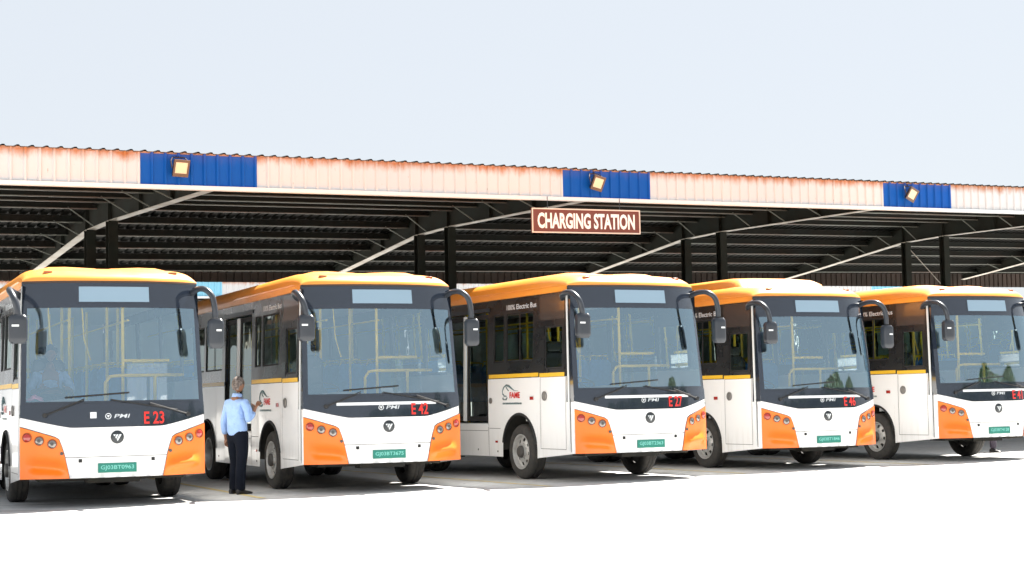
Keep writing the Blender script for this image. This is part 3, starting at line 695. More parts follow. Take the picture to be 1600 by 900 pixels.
    mb = MB(); pts = bez([(-1.13, .66, 2.80), (-1.27, .42, 2.86), (-1.36, .02, 2.86), (-1.33, -.15, 2.76), (-1.29, -.18, 2.62), (-1.28, -.18, 2.52)])
    mb.tube(pts, [.043] * len(pts), 10); mb.build('mirror_arm', M_plast, mL, smooth=True)
    mb = MB(); rcbox(mb, (-1.275, -.18, 2.345), .235, .13, .37); mb.build('mirror_head', M_plast, mL, smooth=True, auto=60)
    mb = MB(); mb.box((-1.36, -.256, 2.375), (-1.27, -.2515, 2.400)); mb.build('mirror_sticker', M_trim, mL)
    mR = empty('wing_mirror'); mR.parent = root
    mb = MB(); pts = bez([(1.08, .50, 2.84), (1.12, .25, 2.90), (1.18, .06, 2.89), (1.26, -.02, 2.80), (1.295, -.04, 2.64), (1.30, -.04, 2.50)])
    mb.tube(pts, .041, 10); mb.build('mirror_arm', M_plast, mR, smooth=True)
    mb = MB(); rcbox(mb, (1.305, -.04, 2.285), .215, .14, .40); mb.build('mirror_head', M_plast, mR, smooth=True, auto=60)
    mb = MB(); mb.box((1.30, -.1215, 2.315), (1.37, -.115, 2.340)); mb.build('mirror_sticker', M_trim, mR)
    # ---------------- roof
    us = [-1.0 * x for x in (1, .995, .98, .955, .92, .88, .83, .76, .66, .5, .3, .1)] + [x for x in (.1, .3, .5, .66, .76, .83, .88, .92, .955, .98, .995, 1)]
    def rz(u, t):  # u -1..1 , t metres back from the front edge
        a = abs(u); ds = min(1, (1 - a) / .22); df = min(1, t / 1.0); lipf = min(1, t / .03)
        g = sqrt(max(0, 1 - (1 - ds) ** 2.2)); pf_ = .22 * sqrt(max(0, 1 - (1 - lipf) ** 2)) + .30 * (1 - (1 - min(1, t / .22)) ** 2) + .48 * (1 - (1 - df) ** 1.7)
        return 3.0 + g * pf_ * .215 + .022 * (1 - a * a) * df
    mb = MB()
    ts = [0, .008, .03, .06, .10, .15, .22, .30, .42, .55, .7, .85, 1.0, 1.3, 2, 3, 4, 5, 6, 7, 7.9]
    def rfn(u, t):
        uu = u * 1.2; p = F(uu, 3.0, .010)
        v = p[1] + t if t < 1.5 else min(L - .02, plan(uu) * max(0, (2.2 - t) / .7 if t < 2.2 else 0) + rake(3.0) + t)
        return (p[0] * (1.0 + .004), v, rz(u, t))
    mb.grid(rfn, us, ts)
    # side lips: from z 2.92 up to 3.0 standing slightly proud, continuing round the sides only
    for s in (-1, 1):
        mb.grid(lambda t, z: (s * (1.149 + .022 * (1 if z > 2.925 else .2) * (1 if t > .02 else .5)), F(1.2, 3.0)[1] + t * (L - .02 - F(1.2, 3.0)[1]), z), lin(0, 1, 30), [2.918, 2.927, 2.965, 3.0])
    mb.add([(-1.15, L - .02, 2.92), (1.15, L - .02, 2.92), (1.15, L - .02, 3.0), (-1.15, L - .02, 3.0)], [(0, 1, 2, 3)])
    rf = P(mb, 'roof', M_roof, smooth=True, auto=45)
    # side fairing with scooped front end
    for s in (-1, 1):
        mb = MB()
        prof = [(1.155, 2.995), (1.165, 3.03), (1.14, 3.045), (1.01, 3.055), (.995, 3.10), (.985, 3.15), (.93, 3.198), (.84, 3.235), (.72, 3.262), (.50, 3.268), (.10, 3.25)]
        def pf(t, i):
            u, z = prof[i]; v = .62 + t * 3.75
            k = min(1, max(0, t / .17)); k = k * k * (3 - 2 * k)
            e = min(1, max(0, (1 - t) / .10)); e = sqrt(max(0, 1 - (1 - e) ** 2))
            if i >= 3: z = 3.05 + (z - 3.05) * (.35 + .65 * k) * e; u = u - .10 * (1 - k) * (1 if i < 7 else 0)
            else: z = 2.99 + (z - 2.99) * min(1, k * 2 + .3) * (.4 + .6 * e)
            return (s * u, v, z)
        mb.grid(lambda t, i: pf(t, int(round(i))), lin(0, 1, 48), list(range(len(prof))))
        fa = mb.build('roof_fairing', M_roof, rf, smooth=True, auto=50)
        mb = MB()
        for q in range(9):
            v0 = 2.75 + q * .055; mb.box((s * 1.075 - .004, v0, 3.075), (s * 1.075 + .004, v0 + .03, 3.12))
        mb.build('vent_grille', mat('vent_grille', (.45, .16, .05), .5), fa)
    mb = MB()
    for u in (-.86, .86):
        p = F(u, 3.0); mb = MB(); rcbox(mb, (p[0] * 1.0, p[1] + .13, rz(u / 1.2, .13) + .004), .115, .07, .035); mb.build('marker_lamp', mat('marker_dark', (.30, .09, .03), .3), rf, smooth=True, auto=60)
    # roof top deck between fairings
    # ---------------- side details (camera side)
    for v, z, r, m_ in ((1.20, 1.30, .075, M_hub), (3.06, 1.24, .048, M_hub)):
        mb = MB(); mb.lathe([(r, -.002), (r, .012), (r * .85, .016), (r * .8, .006), (0, .006)], SD(v, z), (-1, 0, 0), 22); P(mb, 'side_socket', mat('grey_socket', (.22, .21, .20), .35, metal=.5), smooth=True)
    for side in (-1, 1):
        for v, z, a, b in ((1.62, 1.27, .055, .028), (2.86, .56, .04, .018), (7.4, .60, .04, .018)):
            mb = MB(); p = SD(v, z, side); mb.box((min(p[0], p[0] + side * .012), v - a, z - b), (max(p[0], p[0] + side * .012), v + a, z + b)); P(mb, 'side_marker', M_lred, bevel=.004)
    # service panel lines
    def lines(segs, name, par=None):
        mb = MB()
        for (a, za, b, zb_) in segs:
            if abs(a - b) > abs(za - zb_):
                mb.add([SD(a, za - .0035, -1, .0015), SD(b, zb_ - .0035, -1, .0015), SD(b, zb_ + .0035, -1, .0015), SD(a, za + .0035, -1, .0015)], [(0, 1, 2, 3)])
            else:
                n_ = 4; zz = lin(za, zb_, n_)
                for p, q in zip(zz[:-1], zz[1:]): mb.add([SD(a - .0035, p, -1, .0015), SD(a + .0035, p, -1, .0015), SD(a + .0035, q, -1, .0015), SD(a - .0035, q, -1, .0015)], [(0, 1, 2, 3)])
        P(mb, name, M_black)
    lines([(.53, .47, .53, 1.60), (1.34, .47, 1.34, 1.60), (.53, .47, 1.34, .47), (.53, 1.598, 1.34, 1.598)], 'service_panel_seam')
    lines([(2.72, .78, 3.12, .78), (3.14, .32, 3.14, .86), (3.18, .74, 4.88, .74), (4.93, .32, 4.93, 1.6), (6.80, .50, 8.4, .50), (6.80, .5, 6.80, 1.4), (8.4, .5, 8.4, 1.4), (6.80, 1.4, 8.4, 1.4)], 'body_seam')
    for v, z in ((2.83, .40), (3.55, .42), (5.3, .42), (7.2, .42)):
        mb = MB(); mb.lathe([(.016, -.002), (.016, .004), (0, .005)], SD(v, z), (-1, 0, 0), 10); P(mb, 'skirt_latch', M_black)
    # ELECTRIC BUS text, FAME logo
    def stext(txt, v0, z0, h, name, m, bold=.01, wid=None, off=.004, par=None, shear=0):
        vs, fs, wd = text_geo(txt, h, bold, 1, shear); k = (wid / wd) if wid else 1
        mb = MB(); mb.add([SD(v0 - x * k, z0 + y, -1, off) for x, y in vs], fs); return mb.build(name, m, par or root)
    stext('100% Electric Bus', 1.98, 2.725, .085, 'side_lettering', M_trim, .012, wid=1.02)
    lg = stext('FAME', 2.20, 1.275, .10, 'scheme_logo', M_red, .035, wid=.36)
    M_logo = mat('logo_grey_green', (.10, .16, .17), .5)
    mb = MB()
    cv = [(2.62, 1.33), (2.63, 1.40), (2.585, 1.46), (2.50, 1.49), (2.40, 1.475), (2.30, 1.43), (2.22, 1.40), (2.08, 1.395)]
    mb.tube([SD(v, z, -1, .003) for v, z in cv], [.006, .008, .010, .016, .018, .012, .005, .003], 5)
    mb.tube([SD(v, z, -1, .003) for v, z in ((2.50, 1.46), (2.46, 1.42), (2.42, 1.40))], .008, 5)
    mb.tube([SD(v, z, -1, .003) for v, z in ((2.60, 1.345), (2.57, 1.31), (2.50, 1.31))], .010, 5)
    mb.tube([SD(v, z, -1, .003) for v, z in ((2.62, 1.285), (2.60, 1.255), (2.50, 1.255), (2.47, 1.285))], .010, 5)
    mb.build('logo_outline', M_logo, lg)
    mb = MB(); x = 2.62
    rnd = random.Random(3)
    while x > 1.98:
        w_ = rnd.uniform(.012, .03); mb.add([SD(x, 1.175, -1, .003), SD(x - w_, 1.175, -1, .003), SD(x - w_, 1.205 + rnd.uniform(-.004, .004), -1, .003), SD(x, 1.205, -1, .003)], [(0, 1, 2, 3)]); x -= w_ + .008
    mb.build('logo_caption', M_logo, lg)
    # ---------------- interior
    mb = MB(); [mb.box((-w_, a, .80), (w_, b, .86)) for w_, a, b in ((1.14, .55, 1.44), (.596, 1.44, 2.66), (1.14, 2.66, 5.5), (.596, 5.5, 6.74), (1.14, 6.74, L - .05))]; P(mb, 'floor', M_floor)
    mb = MB(); mb.box((-1.10, .75, 2.82), (1.10, L - .05, 2.86)); P(mb, 'ceiling', M_inner)
    mb = MB()
    mb.grid(lambda u, t: (u * .96, plan(u) + rake(1.38) + .03 + t * .50, 1.36 + .055 * sin(pi * min(1, t * 1.2)) - .10 * t * t + (.05 * math.exp(-((u + .62) / .3) ** 2) * sin(pi * t))), lin(-1.15, 1.15, 24), lin(0, 1, 8))
    mb.grid(lambda u, t: (u * .96, plan(u) + rake(1.38) + .53 + .05 * t, 1.26 - t * .42), lin(-1.15, 1.15, 12), lin(0, 1, 3))
    P(mb, 'dashboard', M_dash, smooth=True)
    mb = MB(); c = Vector((-.66, .98, 1.50)); ax = Vector((0, -.45, 1)).normalized(); 
    n = 24; u_ = Vector((1, 0, 0)); v_ = ax.cross(u_); mb.tube([c + (u_ * cos(2 * pi * k / n) + v_ * sin(2 * pi * k / n)) * .22 for k in range(n + 1)], .015, 8)
    mb.tube([c - u_ * .2, c, c + u_ * .2], .012, 6); mb.tube([c, c - v_ * .2], .012, 6); mb.tube([c, Vector((-.66, .80, 1.15))], .03, 8); P(mb, 'steering_wheel', M_black, smooth=True)
    def seat(x, y, w_=.44):
        st = empty('seat'); st.parent = root
        mb = MB(); rcbox(mb, (x, y, 1.27), w_, .44, .10); mb.build('seat_cushion', M_seat, st, smooth=True, auto=60)
        mb = MB(); rcbox(mb, (x, y + .22, 1.60), w_, .09, .62); mb.build('seat_back', M_seat, st, smooth=True, auto=60)
        mb = MB(); mb.box((x - .05, y - .1, .86), (x + .05, y + .1, 1.23)); mb.build('seat_pedestal', M_plast, st)
        mb = MB(); mb.tube([(x - .18, y + .24, 1.86), (x - .16, y + .24, 1.98), (x + .16, y + .24, 1.98), (x + .18, y + .24, 1.86)], .014, 6); mb.build('seat_grab_rail', M_rail, st, smooth=True)
    mb = MB(); rcbox(mb, (-.66, 1.55, 1.30), .5, .48, .12); rcbox(mb, (-.66, 1.82, 1.68), .48, .10, .66); rcbox(mb, (-.66, 1.83, 2.10), .26, .08, .18); P(mb, 'driver_seat', M_char, smooth=True, auto=60)
    for i, y in enumerate([2.7, 3.5, 4.3, 5.1, 5.9, 6.7, 7.5]):
        for x in (-.86, -.40, .40, .86):
            if x < 0 and 2.6 < y < 5.2: continue
            if y < 3 and x < 0: continue
            seat(x, y)
    # handrails
    def rail(pts, r=.023, name='handrail'):
        mb = MB(); mb.tube(pts, r, 8); P(mb, name, M_rail, smooth=True)
    rail([(.02, 1.10, .86), (.02, 1.10, 1.66), (.08, 1.10, 1.745), (.20, 1.10, 1.76), (1.10, 1.10, 1.76)])
    rail([(.30, 1.35, .86), (.30, 1.35, 2.82)])
    rail([(.30, 1.35, 1.97), (.95, 1.35, 1.97)])
    rail([(.70, 1.10, .86), (.70, 1.10, 1.76)])
    for x, y in ((-.30, 2.3), (.28, 2.6), (-.30, 3.1), (.55, 3.3), (-.55, 5.2), (.25, 4.4), (-.25, 5.0), (.25, 6.0), (-.25, 6.6)): rail([(x, y, .86), (x, y, 2.82)])
    for x in (-.42, .42):
        rail([(x, 1.6, 2.55), (x, 8.2, 2.55)], .016)
    for x in (-.62, -.15):
        rail([(x, 2.1, 2.75), (x + .03, 2.1, 2.3), (x + .12, 2.1, 2.0)], .013)
    # cab partition and front modesty panel
    mb = MB(); mb.box((.36, 1.355, .95), (1.02, 1.365, 1.93)); P(mb, 'modesty_panel', glass('modesty_glass', (.75, .86, .92), .18) if 'modesty_glass' not in MATS else MATS['modesty_glass'])
    mb = MB(); mb.box((-1.08, 2.02, .9), (-.40, 2.04, 1.75)); P(mb, 'cab_partition', M_inner)
    # ---------------- underbody, wheels
    mb = MB(); mb.box((-1.10, .75, .50), (1.10, 1.40, .79)); mb.box((-1.10, 2.70, .42), (1.10, 5.40, .79)); mb.box((-1.10, 6.80, .45), (1.10, 8.50, .79)); mb.box((-.62, 1.40, .50), (.62, 2.70, .79)); mb.box((-.62, 5.4, .5), (.62, 6.8, .79))
    mb.box((-.95, .40, .36), (.95, .80, .60)); mb.tube([(-.95, 2.053, .44), (.95, 2.053, .44)], .06, 8); mb.tube([(-.95, 6.12, .44), (.95, 6.12, .44)], .09, 8)
    mb.box((-.35, .30, .33), (.35, .55, .42))
    P(mb, 'chassis', M_under, bevel=.01)
    for side in (-1, 1):
        for c, zc, r in ARCH:
            mb = MB(); mb.grid(lambda t, k: (side * (1.196 - .60 * k), c + (r + .002) * sin(t), zc + (r + .002) * cos(t)), lin(-pi * .5, pi * .5, 18), [0, 1])
            mb.grid(lambda t, k: (side * .596, c + (r + .002) * sin(t) * k, zc + (r + .002) * cos(t) * k), lin(-pi * .5, pi * .5, 18), [.02, 1])
            P(mb, 'wheel_well', M_under, smooth=True)
    def wheel(c, s, rear=False):
        wh = empty('wheel'); wh.parent = root; c = Vector(c); ax = Vector((s, 0, 0)); w2 = .135
        R_ = .442
        def tyre(cc, name='tyre'):
            mb = MB(); mb.lathe([(.275, .115), (.31, .128), (.37, .130), (.415, .118), (R_ - .006, .095), (R_, .06), (R_, .035), (R_ - .010, .033), (R_ - .010, .026), (R_, .024), (R_, -.024), (R_ - .010, -.026), (R_ - .010, -.033), (R_, -.035), (R_, -.06), (R_ - .006, -.095), (.415, -.118), (.37, -.130), (.31, -.128), (.275, -.115)], cc, ax, 48, True)
            mb.build(name, M_tyre, wh, smooth=True, auto=35)
        tyre(c)
        if rear: tyre(c - ax * .30)
        d = -.10 if rear else .0
        mb = MB()
        mb.lathe([(.282, .118 + 0), (.285, .128), (.272, .128), (.262, .10), (.255, .06 + d), (.235, .052 + d)], c, ax, 40)
        rim = mb.build('rim', M_rim, wh, smooth=True)
        # disc with eight hand holes: built as grid ring with gaps
        mb = MB(); n = 64
        for k in range(n):
            a0, a1 = 2 * pi * k / n, 2 * pi * (k + 1) / n; hole = (k % 8) in (0, 1, 2)
            for r0, r1, h0, h1 in ((.237, .222, .052 + d, .064 + d), (.222, .168, .064 + d, .085 + d), (.168, .15, .085 + d, .092 + d)):
                if hole and r0 == .222: continue
                mb.add([c + ax * h0 + Vector((0, cos(a0) * r0, sin(a0) * r0)), c + ax * h0 + Vector((0, cos(a1) * r0, sin(a1) * r0)), c + ax * h1 + Vector((0, cos(a1) * r1, sin(a1) * r1)), c + ax * h1 + Vector((0, cos(a0) * r1, sin(a0) * r1))], [(0, 1, 2, 3)])
        mb.lathe([(.15, .092 + d), (.105, .092 + d), (.100, .12 + d)], c, ax, 32)
        mb.build('wheel_disc', M_rim, rim, smooth=True, auto=40)
        mb = MB()
        for k in range(8):
            a = 2 * pi * k / 8 + .3; q = c + ax * (.09 + d) + Vector((0, cos(a) * .128, sin(a) * .128)); mb.lathe([(.014, 0), (.014, .028), (0, .030)], q, ax, 6)
        mb.build('wheel_nuts', M_rim, rim)
        mb = MB(); mb.lathe([(.10, .10 + d), (.098, .145 + d), (.085, .16 + d), (.05, .165 + d), (0, .165 + d)], c, ax, 24); mb.lathe([(.24, .0), (.24, -.05), (0, -.05)], c, ax, 24); mb.build('hub', M_hub, wh, smooth=True)
    wheel((-1.055, 2.053, .442), -1); wheel((1.055, 2.053, .442), 1); wheel((-1.055, 6.12, .442), -1, True); wheel((1.055, 6.12, .442), 1, True)
    return root
BUSES = [(-5.2232, 21.7538, .3966, -.029), (-1.8194, 23.932, .4163, .008), (2.0978, 25.6185, .4873, .034), (5.3654, 28.3464, .4684, -.032), (8.8564, 30.2943, .4663, .0185)]
LAB = ['orange and white electric bus numbered E 23 with a driver behind the windscreen',
       'orange and white electric bus numbered E 42 beside the standing man',
       'orange and white electric bus numbered E 27, middle of the five buses',
       'orange and white electric bus numbered E 46 with a raised unit on its roof',
       'orange and white electric bus numbered E 41, rightmost and cut off by the edge']
NUM = [('E', '23'), ('E', '42'), ('E', '27'), ('E', '46'), ('E', '41')]
PLT = ['GJ03BT0963', 'GJ03BT3675', 'GJ03BT2363', 'GJ03BT1846', 'GJ03BT4128']
proto = bus(); buses = [proto]
for i in range(1, 5): buses.append(copy_tree(proto))
for i, (b, (x, y, t, dz)) in enumerate(zip(buses, BUSES)):
    b.location = (x, y, 0); b.rotation_euler = (0, 0, t)
    for ch in b.children:
        if not ch.name.startswith('wheel.') and ch.name != 'wheel': ch.location.z = dz
    tag(b, LAB[i], 'bus', 'electric buses parked in a row')
    def ft(txt, u0, z0, h, name, m, bold, wid, off=.018):
        vs, fs, wd = text_geo(txt, h, bold); k = wid / wd
        mb = MB(); mb.add([F(u0 + xx * k, z0 + yy, off) for xx, yy in vs], fs); o = mb.build(name, m, b); o.location.z = dz; return o
    ft(NUM[i][0] + ' ' + NUM[i][1], .485, 1.095, .165, 'fleet_number', M_red, .022, .27)
    # plate
    c = F(0, .535, .004); mb = MB(); mb.box((c[0] - .25, c[1] - .012, .472), (c[0] + .25, c[1] + .004, .596)); pl = mb.build('number_plate', M_teal, b, bevel=.003); pl.location.z = dz
    vs, fs, wd = text_geo(PLT[i], .068, .015); k = .43 / wd; mb = MB(); mb.add([(c[0] + xx * k, c[1] - .0145, .500 + yy) for xx, yy in vs], fs); mb.build('plate_characters', M_tealtxt, pl)
    if i == 0:
        mb = MB(); fpatch(1.185, 1.265, -.345, -.265, 2, 2, .016, mb); o = mb.build('white_sticker', M_trim, b); o.location.z = dz
    else:
        mb = MB(); fpatch(1.243, 1.285, -.76, .76, 24, 1, .016, mb); o = mb.build('white_strip', M_trim, b); o.location.z = dz
    if i == 3:
        mb = MB(); prof = [(-.98, 3.2), (-.93, 3.34), (-.80, 3.39), (-.4, 3.405), (.4, 3.405), (.80, 3.39), (.93, 3.34), (.98, 3.2)]
        def pf(t, k):
            u, z = prof[int(round(k))]; e = min(1, min(t, 1 - t) / .16); e = sqrt(max(0, 1 - (1 - e) ** 2)); return (u * (.93 + .07 * e), 1.15 + t * 2.9, 3.2 + (z - 3.2) * e)
        mb.grid(pf, lin(0, 1, 30), list(range(8))); o = mb.build('roof_unit', M_roof, b, smooth=True, auto=50); o.location.z = dz
def bw(i, u, v, z):
    x, y, t, dz = BUSES[i]; return Vector((x + u * cos(t) - v * sin(t), y + u * sin(t) + v * cos(t), z))

# ================================================================== PEOPLE
M_skin = mat('brown_skin', (.20, .095, .055), .5)
M_hair = mat('greying_hair', (.07, .055, .05), .8, noise=(40, .7, (.35, .30, .27)))
M_shirt = mat('light_blue_shirt', (.27, .41, .70), .8, noise=(8, .45, (.20, .32, .58)), bump=(9, 1.0))
MATS['light_blue_shirt'].node_tree.nodes['Bump'].inputs['Distance'].default_value = .05
M_trou = mat('dark_trousers', (.004, .006, .012), .9, bump=(10, .6), spec=.15)
M_shoe = mat('black_shoes', (.015, .014, .014), .4)
def skin_mesh(name, verts, edges, radii, m, parent, subs=2, root_i=0):
    me = bpy.data.meshes.new(name + '_cage'); me.from_pydata(verts, edges, []); o = bpy.data.objects.new(name + '_cage', me); COL.objects.link(o)
    md = o.modifiers.new('skin', 'SKIN'); md.use_smooth_shade = True
    for i, sv in enumerate(me.skin_vertices[0].data):
        r = radii[i]; sv.radius = r if isinstance(r, tuple) else (r, r); sv.use_root = (i == root_i)
    md2 = o.modifiers.new('sub', 'SUBSURF'); md2.levels = subs; md2.render_levels = subs
    bpy.context.view_layer.update()
    me2 = bpy.data.meshes.new_from_object(o.evaluated_get(bpy.context.evaluated_depsgraph_get()))
    me2.name = name; bpy.data.objects.remove(o)
    o2 = bpy.data.objects.new(name, me2); COL.objects.link(o2); o2.parent = parent
    me2.materials.clear()
    for k in (m if isinstance(m, list) else [m]): me2.materials.append(k)
    for p in me2.polygons: p.use_smooth = True
    return o2
def interp_chain(V, E, R, pts, rs, start=None):
    idx = []
    for k, (p, r) in enumerate(zip(pts, rs)):
        V.append(tuple(p)); R.append(r); idx.append(len(V) - 1)
        if k == 0:
            if start is not None: E.append((start, idx[0]))
        else: E.append((idx[-2], idx[-1]))
    return idx
def hand(V, E, R, wrist_i, wrist, d, side, curl=.5, spread=None, thumb_up=False):
    """d: hand direction, side: direction of the thumb"""
    d = Vector(d).normalized(); s = Vector(side); s = (s - d * s.dot(d)).normalized(); n = d.cross(s)
    w = Vector(wrist)
    pc = interp_chain(V, E, R, [w + d * .03, w + d * .065], [(.026, .016), (.032, .015)], wrist_i)
    for k, (off, ln) in enumerate(((.026, .070), (.009, .078), (-.009, .073), (-.026, .056))):
        b = w + d * .085 + s * off; c = curl
        p1 = b + (d * cos(c * .5) + n * sin(c * .5)) * ln * .45; p2 = p1 + (d * cos(c * 1.3) + n * sin(c * 1.3)) * ln * .32; p3 = p2 + (d * cos(c * 2.1) + n * sin(c * 2.1)) * ln * .25
        interp_chain(V, E, R, [b, p1, p2, p3], [.0095, .009, .008, .007], pc[1])
    tb = w + d * .035 + s * .028
    td = (s * .8 + d * .6) if not thumb_up else (s * 1.0 + d * .1)
    interp_chain(V, E, R, [tb, tb + td.normalized() * .032, tb + td.normalized() * .060], [.012, .0105, .008], pc[0])
def head(parent, c, look, m_hair, hair_long=False, cap=None):
    """head with face built from a shaped ellipsoid; look = yaw. c = centre of head"""
    mb = MB(); n = 24; rings = 18
    for name_ in (0,):
        vs = []; 
        for j in range(rings + 1):
            ph = -pi / 2 + pi * j / rings
            for k in range(n):
                th = 2 * pi * k / n; x = cos(ph) * sin(th); y = -cos(ph) * cos(th); z = sin(ph)
                sx, sy, sz = .074, .095, .118
                px, py, pz = x * sx, y * sy, z * sz
                if pz < -.02: px *= 1 - .28 * min(1, (-.02 - pz) / .10); py = py * (1 - .10 * min(1, (-.02 - pz) / .1)) - .006
                if y < 0:
                    # brow, eye sockets, nose, lips, chin
                    ax = abs(px)
                    py += .008 * math.exp(-((ax - .030) / .014) ** 2 - ((pz - .004) / .012) ** 2)
                    py -= .026 * math.exp(-(px / .010) ** 2 - ((pz + .022) / .018) ** 2) + .010 * math.exp(-(px / .009) ** 2 - ((pz - .0) / .016) ** 2)
                    py -= .007 * math.exp(-(px / .022) ** 2 - ((pz + .058) / .008) ** 2) + .009 * math.exp(-(px / .022) ** 2 - ((pz + .098) / .014) ** 2)
                vs.append((px, py, pz))
        fs = [(j * n + k, j * n + (k + 1) % n, (j + 1) * n + (k + 1) % n, (j + 1) * n + k) for j in range(rings) for k in range(n)]
        mb.add(vs, fs)
    for s in (-1, 1): mb.lathe([(.0, .010), (.016, .012), (.022, .004), (.018, -.006)], (s * .074, .012, -.008), (s, .25, 0), 12)
    R = Matrix.Translation(c) @ Matrix.Rotation(look, 4, 'Z')
    mb.v = [tuple(R @ Vector(p)) for p in mb.v]
    hd = mb
    hb = MB(); vs = []
    hn, hr_ = 26, 12
    for j in range(hr_ + 1):
        for k in range(hn):
            th = 2 * pi * k / hn; front_ = max(0, cos(th))  # th=0 front (-y)
            low = -.075 + .115 * (front_ ** .6) if front_ > 0 else -.075
            if abs(sin(th)) > .8: low = max(low, -.015)
            ph0 = math.asin(max(-1, min(1, low / .118))); ph = ph0 + (pi / 2 - ph0) * j / hr_
            r = 1.07 + .012 * sin(th * 9 + j * 2) 
            vs.append((cos(ph) * sin(th) * .076 * r, -cos(ph) * cos(th) * .098 * r + .004, sin(ph) * .120 * r))
    hb.add(vs, [(j * hn + k, j * hn + (k + 1) % hn, (j + 1) * hn + (k + 1) % hn, (j + 1) * hn + k) for j in range(hr_) for k in range(hn)])
    hb.v = [tuple(R @ Vector(p)) for p in hb.v]
    return hd, hb
def finish_head(hd, hb, parent, m_hair):
    h = hd.build('head', M_skin, parent, smooth=True, auto=80)
    h2 = hb.build('hair', m_hair, parent, smooth=True, auto=80)
    ey = None
    return h
def join_meshes(name, objs, parent):
    import bmesh
    bm = bmesh.new(); mats_ = []
    for o in objs:
        k0 = len(bm.faces); bm.from_mesh(o.data); bm.faces.ensure_lookup_table()
        m_ = o.data.materials[0]
        if m_ not in mats_: mats_.append(m_)
        for f in bm.faces[k0:]: f.material_index = mats_.index(m_)
    me = bpy.data.meshes.new(name); bm.to_mesh(me); bm.free()
    for m_ in mats_: me.materials.append(m_)
    for o in objs: bpy.data.objects.remove(o)
    o = bpy.data.objects.new(name, me); COL.objects.link(o); o.parent = parent
    return o
def shoe(parent, p, yaw, pitch=0, m=None):
    mb = MB(); n = 16
    secs = [(.09, .034, .075), (.06, .040, .095), (.0, .038, .085), (-.06, .040, .060), (-.12, .043, .048), (-.165, .034, .036), (-.185, .012, .022)]
    rings = []
    for y, w_, h in secs:
        rings.append([(w_ * cos(a), y, max(0, h * .5 + h * .5 * sin(a))) for a in [2 * pi * k / n for k in range(n)]])
    vs = [q for r in rings for q in r]; fs = [(i * n + k, i * n + (k + 1) % n, (i + 1) * n + (k + 1) % n, (i + 1) * n + k) for i in range(len(secs) - 1) for k in range(n)]
    fs += [tuple(range(n)), tuple((len(secs) - 1) * n + k for k in range(n))]
    mb.add(vs, fs); R = Matrix.Translation(p) @ Matrix.Rotation(yaw, 4, 'Z') @ Matrix.Rotation(pitch, 4, 'X'); mb.v = [tuple(R @ Vector(q)) for q in mb.v]
    mb.build('shoe', m or M_shoe, parent, smooth=True, auto=60)
